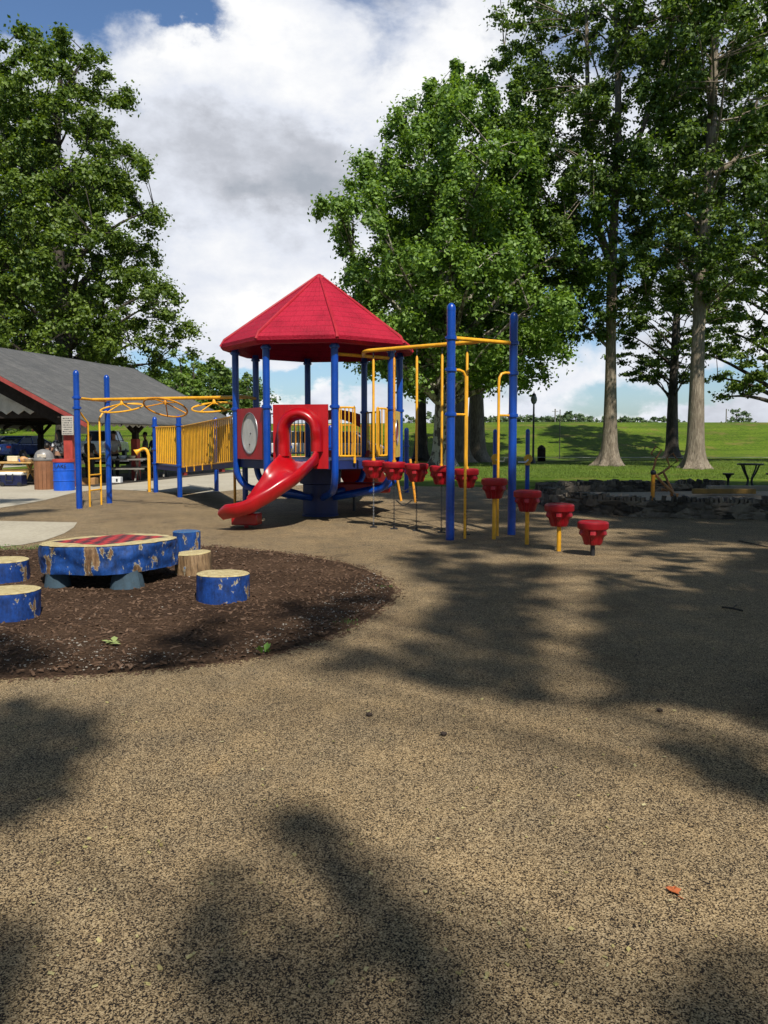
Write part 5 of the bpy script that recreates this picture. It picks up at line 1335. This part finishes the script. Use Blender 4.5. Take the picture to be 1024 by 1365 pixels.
tree('tall tree with thick pale trunk and a bare crooked limb, right of the lawn pair', x9, 37, .37, 33, [(7.4,1.6),(9.5,3.4),(13,4.8),(17,5.2),(21,5.5),(27,5.2),(33,2.5)], 740, 190, .18, LEAF2, BARK, 22, (.5,1.15), cx=.4, lean=(.055/1.5,0), flare=1.1, lr=.22, sparse=-.08, grp=GR, limbs=32, fork=[([(x9+.35,36.6,13.8),(x9+1.1,36.4,14.2),(x9+1.7,36.3,15.3),(x9+2.1,36.2,17)],.14)])
tree('slender dark tree with wispy foliage between the two pale trunks', P(896,600,60).x, 60, .46, 22, [(5.5,3),(7,4.2),(10,4.4),(14,4.0),(18,3),(22,.8)], 330, 150, .22, LEAF2, BARKD, 23, (.5,1.1), sparse=-.08, grp=GR, limbs=50, flatten=.35, lr=.16)
tree('tree at the right edge whose dark branches hang into the picture', 25.0, 46, .5, 24, [(3.8,4.2),(6,5.2),(10,5.8),(15,5.8),(19,5),(24,3)], 520, 140, .22, LEAF3, BARKD, 24, (.5,1.1), sparse=-.12, grp=GR, limbs=45, flatten=.5, cx=-.7)
GL = 'tall trees behind the picnic shelter'
tree('tall full tree behind the picnic shelter, its dark trunk rising over the ridge', -18.6, 45, .58, 23.5, [(5.6,5.9),(7.2,6.9),(9,6.2),(12,5.9),(16,5.5),(19.5,4.4),(22,3.4),(23.4,2.2),(24.4,.7)], 800, 210, .20, LEAF3, BARKD, 31, (.6,1.2), cx=-.3, grp=GL, limbs=60, sparse=-.30)
tree('dark tree at the left edge, farther behind the picnic shelter', -26.8, 52, .5, 24, [(5,5),(9,6),(14,6),(19,5),(25,2),(27,.8)], 430, 150, .3, LEAF3, BARKD, 32, (.7,1.3), grp=GL, limbs=40)
tree('small light green tree right of the shelter roof', P(246,600,58).x, 58, .15, 8.2, [(3,1.4),(5,1.9),(7,1.2),(8.4,.3)], 40, 120, .25, LEAFY, BARKD, 33, (.4,.7), flare=.3, limbs=14)
GB = 'trees beyond the shelter and the bank'
for i, (px, Y, top, w) in enumerate(((262,92,517,4),(282,96,512,3.6),(300,88,522,3.2),(330,105,534,4),(226,85,522,3.5),(205,95,530,4),(185,90,536,3.5))):
    H = (585-top)*Y/F+1.5; tree(f'{["dark round topped","dark taller","dark low","dark wide","dark leafy","dark bushy","dark shaded"][i]} tree above the bridge barriers, {["nearest","second nearest","third from","fourth from","just left of","well left of","farthest left of"][i]} the {["left roof edge","left roof edge","the shelter end","the shelter end","the light green tree","the light green tree","the light green tree"][i]}'.replace('the the','the'), P(px,600,Y).x, Y, .25, H, [(1.5,w*.6),(H*.35,w),(H*.7,w*.8),(H,w*.2)], 46, 90, .45, LEAF2, BARKD, 40+i, (.8,1.3), grp=GB, limbs=8, flare=.3)
GF = 'distant trees on the skyline behind the bank'
rg = random.Random(77)
tops = [(548,553),(566,550),(584,553),(600,556),(617,554),(634,556),(652,553),(668,556),(684,557),(697,555),(711,553),(723,556),(735,554),(748,551),(757,552),(768,551),(779,555),(791,553),(801,555),(826,558),(837,556),(849,559),(860,557),(872,557),(885,558),(897,560)]
for i, (px, top) in enumerate(tops):
    Y = 250+rg.uniform(-25,40); H = (585-top)*Y/F+1.5; w = rg.uniform(4.6,6.4)
    tree('rounded far green tree in the skyline row above the grass bank', P(px,600,Y).x, Y, .3, H, [(1,w*.8),(H*.5,w*1.15),(H*.8,w*.8),(H,w*.3)], 44, 70, .95, LEAFFAR, BARKD, 100+i, (1.0,1.7), grp=GF, limbs=3, flare=.2, zg=0)
t = tree('lone leafy tree standing on the skyline at the right', P(980,600,140).x, 140, .3, (585-548)*140/F+1.5-.3, [(2.5,2.4),(4.2,3.6),(5.4,3),(6.6,.9)], 46, 90, .4, LEAFFAR, BARKD, 150, (.6,1.0), limbs=14, flare=.2, zg=0, cx=-.2)
# shrubs behind the shelter
for i, (px, Y) in enumerate(((6,74),(22,76),(38,75),(50,80))):
    tree(['round green shrub at the far left, behind the parked cars','second green shrub from the left, behind the parked cars','third green shrub from the left, behind the parked cars','rightmost green shrub behind the parked cars'][i], P(px,600,Y).x, Y, .06, 2.6, [(.3,.9),(1.4,1.3),(2.6,.5)], 18, 90, .22, LEAFY if i%2 else LEAF3, BARKD, 170+i, (.4,.6), grp='shrubs behind the parked cars', limbs=5, flare=.1, name='shrub')

# ---- trees behind and beside the camera: some crowns shade the playground, added ones block sky light
def gpx(l): return [G(a_,b_)[:2] for a_, b_ in l]
patches = [
 ([(460,648),(560,641),(1060,641),(1060,708),(880,706),(700,700),(620,696),(545,676)], .90),
 ([(560,712),(700,704),(820,705),(850,728),(800,745),(700,740),(590,728)], .92),
 ([(850,706),(1080,706),(1080,722),(960,722)], .9),
 ([(1000,740),(1100,740),(1100,790),(930,795),(940,775)], .85),
 ([(600,752),(760,752),(830,775),(930,795),(1100,785),(1120,975),(980,950),(860,940),(760,940),(650,925),(560,905),(470,885),(580,860),(560,820),(640,790)], .95),
 ([(760,800),(1100,790),(1120,950),(980,935),(860,920),(760,890)], .99),
 ([(850,975),(900,980),(1060,1035),(1060,1085),(940,1050)], .85),
 ([(980,880),(1150,880),(1150,1000),(1010,970)], .9),
 ([(-60,930),(60,935),(125,960),(150,985),(110,1010),(85,1060),(30,1095),(-60,1110)], .85),
 ([(345,1080),(410,1070),(460,1110),(510,1180),(590,1250),(660,1330),(620,1390),(560,1360),(500,1270),(430,1190)], .97),
 ([(240,1160),(330,1160),(420,1220),(500,1300),(460,1390),(300,1390),(200,1300)], .5),
 ([(-80,1200),(30,1220),(60,1300),(30,1400),(-80,1400)], .5),
 ([(860,1260),(1060,1250),(1060,1390),(900,1390)], .3),
 ([(510,738),(640,735),(690,800),(580,850),(520,890),(420,905),(400,890),(560,850),(600,800)], .62),
 ([(560,1290),(760,1300),(900,1310),(1000,1390),(520,1390)], .42),
 ([(230,850),(380,805),(520,790),(505,830),(400,868),(300,882),(180,890)], .45),
 ([(-40,664),(60,666),(90,676),(60,688),(-40,688)], .6),
 ([(430,640),(560,640),(560,662),(500,668)], .7),
 ([(-50,845),(60,855),(60,895),(-50,900)], .5),
]
rg = random.Random(42); shade = []; EXTRA = 0
for poly, dens in patches:      # dens = share of the patch that stays shaded
    poly = gpx(poly)
    x0 = min(p[0] for p in poly); x1 = max(p[0] for p in poly); y0 = min(p[1] for p in poly); y1 = max(p[1] for p in poly)
    gy = y0
    while gy < y1:
        rr_ = min(.75, max(.085, .05*gy)); s_ = rr_*(.66 if dens > .8 else .85); gx = x0
        while gx < x1:
            qx, qy = gx+rg.uniform(-.4,.4)*s_, gy+rg.uniform(-.4,.4)*s_; gx += s_
            if not inside(poly, qx, qy): continue
            nz_ = mnoise.noise(Vector((qx*.32/rr_, qy*.20/rr_, 5.5)))*.5 + mnoise.noise(Vector((qx*.12/rr_, qy*.08/rr_, 9.5)))*.5
            if nz_*1.6+.5 < 1-dens: continue
            shade.append((qx, qy, rr_))
        gy += s_
for _ in range(330):   # crown parts added to cut sky light; their shade falls behind the photographer
    shade.append((rg.uniform(-11,13), rg.uniform(-12,.4), .9))
for _ in range(240): shade.append((rg.uniform(7.5,20), rg.uniform(2,26), .8))
for _ in range(60): shade.append((rg.uniform(-16,-6), rg.uniform(-4,3), .9))
def hits_view(gx, gy, pad):      # would shade land on open, sunlit ground the picture shows?
    if gy < 1.6-pad or gy > 48: return False
    if abs(gx) > .50*gy + .5 + pad: return False
    if gx > 2.6 and 5 < gy < 26 and abs(gx-6) < 3.0: return False
    return True
sky_blockers = []  # unseen crown clumps added only to block sky light
for _ in range(9000):
    z = rg.uniform(5.5,19); x = rg.uniform(-24,26); y = rg.uniform(-20,24); p = Vector((x,y,z))
    k = z/SUN.z
    if any(hits_view(x-SUN.x*(z-h)/SUN.z, y-SUN.y*(z-h)/SUN.z, 1.2) for h in (0,2,4)): continue
    d = p-CAM; dep = d.dot(FW)
    if dep > .2 and PY0-F*d.dot(UP)/dep > -160 and -230 < 512+F*d.x/dep < 1250: continue
    if mnoise.noise(Vector((x*.22,y*.22,z*.25))) < -.22: continue
    sky_blockers.append((p, rg.uniform(.8,1.3)))
    if len(sky_blockers) >= 1500: break
trunks = [(10.5,2.5),(8.5,-7.5),(-6.5,-7.0),(16.5,12.0),(-14.5,4.5),(-15,-10),(1.5,-16)]  # trailing entries are added trunks that carry the sky-blocking clumps
groups = {i: [] for i in range(len(trunks))}
for p, q_ in sky_blockers: groups[min(range(len(trunks)), key=lambda i: (trunks[i][0]-p.x)**2+(trunks[i][1]-p.y)**2)].append((p, q_))
for gx, gy, rr_ in shade:
    z = rg.uniform(10.5,14.5) if gy > 4.5 or gy < .6 else rg.uniform(7.5,10)
    while True:
        k = z/SUN.z; p = Vector((gx+SUN.x*k, gy+SUN.y*k, z))
        if p.y > .3:
            d = p-CAM; dep = d.dot(FW); 
            if dep > 0 and PY0-F*d.dot(UP)/dep > -70 and -120 < 512+F*d.x/dep < 1150: z += .6; continue
        break
    i = min(range(len(trunks)), key=lambda i: (trunks[i][0]-p.x)**2+(trunks[i][1]-p.y)**2); groups[i].append((p, rr_))
labs = ['large tree right of the playground, out of the picture, shading the rubber surface','large tree behind the photographer to the right','large tree behind the photographer to the left','large tree right of the sandbox, out of the picture','unseen tree added left of the log table to block sky light','unseen tree added behind the photographer at the far left to block sky light','unseen tree added straight behind the photographer to block sky light']
for i, (tx, ty) in enumerate(trunks):
    rs = np.random.RandomState(200+i); cs = groups[i]
    if not cs: continue
    t = thing('tree', labs[i], 'tree', (tx,ty,0), 0, 'shade trees outside the picture')
    m = MB(); m.tube([(tx,ty,-.1),(tx,ty,.3),(tx,ty,1),(tx+.1,ty,5),(tx,ty+.1,9),(tx,ty,12.5)], [.8,.6,.5,.42,.3,.12], 16)
    for j, (p, _q) in enumerate(cs):
        if j % 6 == 0:
            hd = math.hypot(p.x-tx,p.y-ty); z0 = max(4.5, p.z-hd*.6); a0 = Vector((tx,ty,z0)); m.tube(catmull([a0, a0.lerp(p,.5)+Vector((0,0,.4)), p], 3), [.05,.045,.04,.03,.025,.02,.012], 6, caps=False)
    m.build('trunk', BARK, t, fix=False)
    leaf_cloud('crown', [q_[0] for q_ in cs], [rg.uniform(.75,1.2)*q_[1] for q_ in cs], 80, .20, LEAF1, t, rs, .6, asize=True)

# ------------------------------------------------------------------ sky, sun, camera
w = bpy.data.worlds.new('World'); scene.world = w; w.use_nodes = True; nt = w.node_tree
bg = nt.nodes['Background']; out = nt.nodes['World Output']
sky = N(nt, 'ShaderNodeTexSky', sky_type='NISHITA'); sky.sun_disc = False; sky.sun_elevation = SUN_EL; sky.sun_rotation = math.atan2(SUN.x, SUN.y)
sky.dust_density = 1.0; sky.ozone_density = 1.5
nt.links.new(mix(nt, 1.0, sky.outputs[0], (.84,.99,1.16), 'MULTIPLY'), bg.inputs[0]); bg.inputs[1].default_value = .095
tc = N(nt, 'ShaderNodeTexCoord'); sp = N(nt, 'ShaderNodeSeparateXYZ'); nt.links.new(tc.outputs['Generated'], sp.inputs[0])
az0 = math_(nt, 'ARCTAN2', sp.outputs['X'], sp.outputs['Y']); el0 = math_(nt, 'ARCSINE', sp.outputs['Z'])
cv = N(nt, 'ShaderNodeVectorMath', operation='MULTIPLY'); cv.inputs[1].default_value = (1,1,1.7); nt.links.new(tc.outputs['Generated'], cv.inputs[0])
wn = N(nt, 'ShaderNodeTexNoise'); wn.inputs['Scale'].default_value = 7; wn.inputs['Detail'].default_value = 7; wn.inputs['Roughness'].default_value = .62; nt.links.new(cv.outputs[0], wn.inputs['Vector'])
ws = N(nt, 'ShaderNodeSeparateColor'); nt.links.new(wn.outputs['Color'], ws.inputs[0])
az = math_(nt, 'ADD', az0, math_(nt, 'MULTIPLY', math_(nt, 'SUBTRACT', ws.outputs[0], .5), .16))
el = math_(nt, 'ADD', el0, math_(nt, 'MULTIPLY', math_(nt, 'SUBTRACT', ws.outputs[1], .5), .14))
def gsum(lst):
    tot = None
    for px, py, sx, sy, wgt in lst:
        d = ray(px, py).normalized(); a = math.atan2(d.x, d.y); e = math.asin(d.z)
        u = math_(nt, 'DIVIDE', math_(nt, 'SUBTRACT', az, a), sx/F); v_ = math_(nt, 'DIVIDE', math_(nt, 'SUBTRACT', el, e), sy/F)
        s = math_(nt, 'ADD', math_(nt, 'MULTIPLY', u, u), math_(nt, 'MULTIPLY', v_, v_))
        g = math_(nt, 'MULTIPLY', math_(nt, 'EXPONENT', math_(nt, 'MULTIPLY', s, -1)), wgt)
        tot = g if tot is None else math_(nt, 'ADD', tot, g)
    return tot
n1 = N(nt, 'ShaderNodeTexNoise'); n1.inputs['Scale'].default_value = 4.0; n1.inputs['Detail'].default_value = 9; n1.inputs['Roughness'].default_value = .58; n1.inputs['Distortion'].default_value = .3; nt.links.new(cv.outputs[0], n1.inputs['Vector'])
n2 = N(nt, 'ShaderNodeTexNoise'); n2.inputs['Scale'].default_value = 6.5; n2.inputs['Detail'].default_value = 8; n2.inputs['Roughness'].default_value = .6
mp = N(nt, 'ShaderNodeMapping'); mp.inputs['Location'].default_value = (3,1,7); nt.links.new(cv.outputs[0], mp.inputs['Vector']); nt.links.new(mp.outputs[0], n2.inputs['Vector'])
holes = [(345,280,120,60,.45),(5,5,85,36,-1.0),(235,-8,70,22,-.7),(195,150,35,45,-.25),(250,505,120,26,-.75),(760,410,110,60,-.55),(880,300,120,60,-.5),(985,510,70,26,-.7),(840,530,80,16,-.4),(430,495,90,18,-.6),(0,330,40,120,-.4),(700,560,60,14,-.1)]
dens = math_(nt, 'ADD', math_(nt, 'ADD', math_(nt, 'MULTIPLY', math_(nt, 'SUBTRACT', n1.outputs['Fac'], .5), 1.9), .56), gsum(holes))
alpha = N(nt, 'ShaderNodeMapRange', interpolation_type='SMOOTHSTEP'); alpha.inputs[1].default_value = .14; alpha.inputs[2].default_value = .50; nt.links.new(dens, alpha.inputs[0])
bright = [(330,70,120,55,.36),(500,105,90,50,.36),(610,40,60,60,.2),(230,40,60,30,.15),(340,418,48,20,.40),(390,512,36,18,.42),(700,545,150,14,.25),(850,525,60,20,.25),(330,330,110,50,.10),
          (310,195,110,42,-.14),(420,262,64,26,-.34),(325,262,34,22,-.34),(470,195,80,30,-.2),(545,30,60,34,-.14),(240,310,50,10,-.12)]
br = math_(nt, 'ADD', math_(nt, 'ADD', math_(nt, 'MULTIPLY', math_(nt, 'SUBTRACT', n2.outputs['Fac'], .5), 1.45), .61), gsum(bright))
cr_ = N(nt, 'ShaderNodeValToRGB'); e = cr_.color_ramp.elements; e[0].position = .12; e[0].color = (.34,.37,.42,1); e[1].position = .98; e[1].color = (.86,.86,.86,1)
k = e.new(.36); k.color = (.46,.48,.53,1); k = e.new(.62); k.color = (.66,.69,.76,1)
nt.links.new(br, cr_.inputs[0]); bg2 = N(nt, 'ShaderNodeBackground'); nt.links.new(cr_.outputs[0], bg2.inputs[0]); bg2.inputs[1].default_value = 1.0
CLOUD_BG = bg2
mk = N(nt, 'ShaderNodeMapRange', interpolation_type='SMOOTHSTEP'); mk.inputs[1].default_value = .40; mk.inputs[2].default_value = .80; nt.links.new(sp.outputs['Y'], mk.inputs[0])
mk2 = N(nt, 'ShaderNodeMapRange', interpolation_type='SMOOTHSTEP'); mk2.inputs[1].default_value = .54; mk2.inputs[2].default_value = .68; mk2.inputs[3].default_value = 1; mk2.inputs[4].default_value = 0; nt.links.new(sp.outputs['Z'], mk2.inputs[0])
am = math_(nt, 'MULTIPLY', alpha.outputs[0], math_(nt, 'MULTIPLY', math_(nt, 'MULTIPLY', mk.outputs[0], mk2.outputs[0]), 1.0))
mx = N(nt, 'ShaderNodeMixShader'); nt.links.new(am, mx.inputs[0]); nt.links.new(bg.outputs[0], mx.inputs[1]); nt.links.new(bg2.outputs[0], mx.inputs[2]); nt.links.new(mx.outputs[0], out.inputs['Surface'])
w.cycles.sampling_method = 'MANUAL'; w.cycles.sample_map_resolution = 512
ld = bpy.data.lights.new('sun', 'SUN'); ld.energy = 5.0; ld.angle = R(.85); ld.color = (1,.95,.86); so = bpy.data.objects.new('sun', ld); C.objects.link(so); so.rotation_euler = SUN.to_track_quat('Z','Y').to_euler()
cd = bpy.data.cameras.new('camera'); cam = bpy.data.objects.new('camera', cd); C.objects.link(cam); cam.location = CAM
cam.rotation_euler = (math.pi/2-PITCH, 0, 0); cd.sensor_fit = 'HORIZONTAL'; cd.sensor_width = 36; cd.lens = 36*F/1024; cd.shift_y = -(682.5-PY0)/1024; cd.clip_end = 5000; cd.clip_start = .05; scene.camera = cam
scene.render.resolution_x = 768; scene.render.resolution_y = 1024
vs_ = scene.view_settings; vs_.view_transform = 'Standard'; vs_.look = 'None'; vs_.gamma = 1; vs_.exposure = 0.25; scene.display_settings.display_device = 'sRGB'
scene.cycles.max_bounces = 6; scene.cycles.transparent_max_bounces = 8; scene.cycles.use_denoising = True; scene.cycles.sample_clamp_indirect = 6
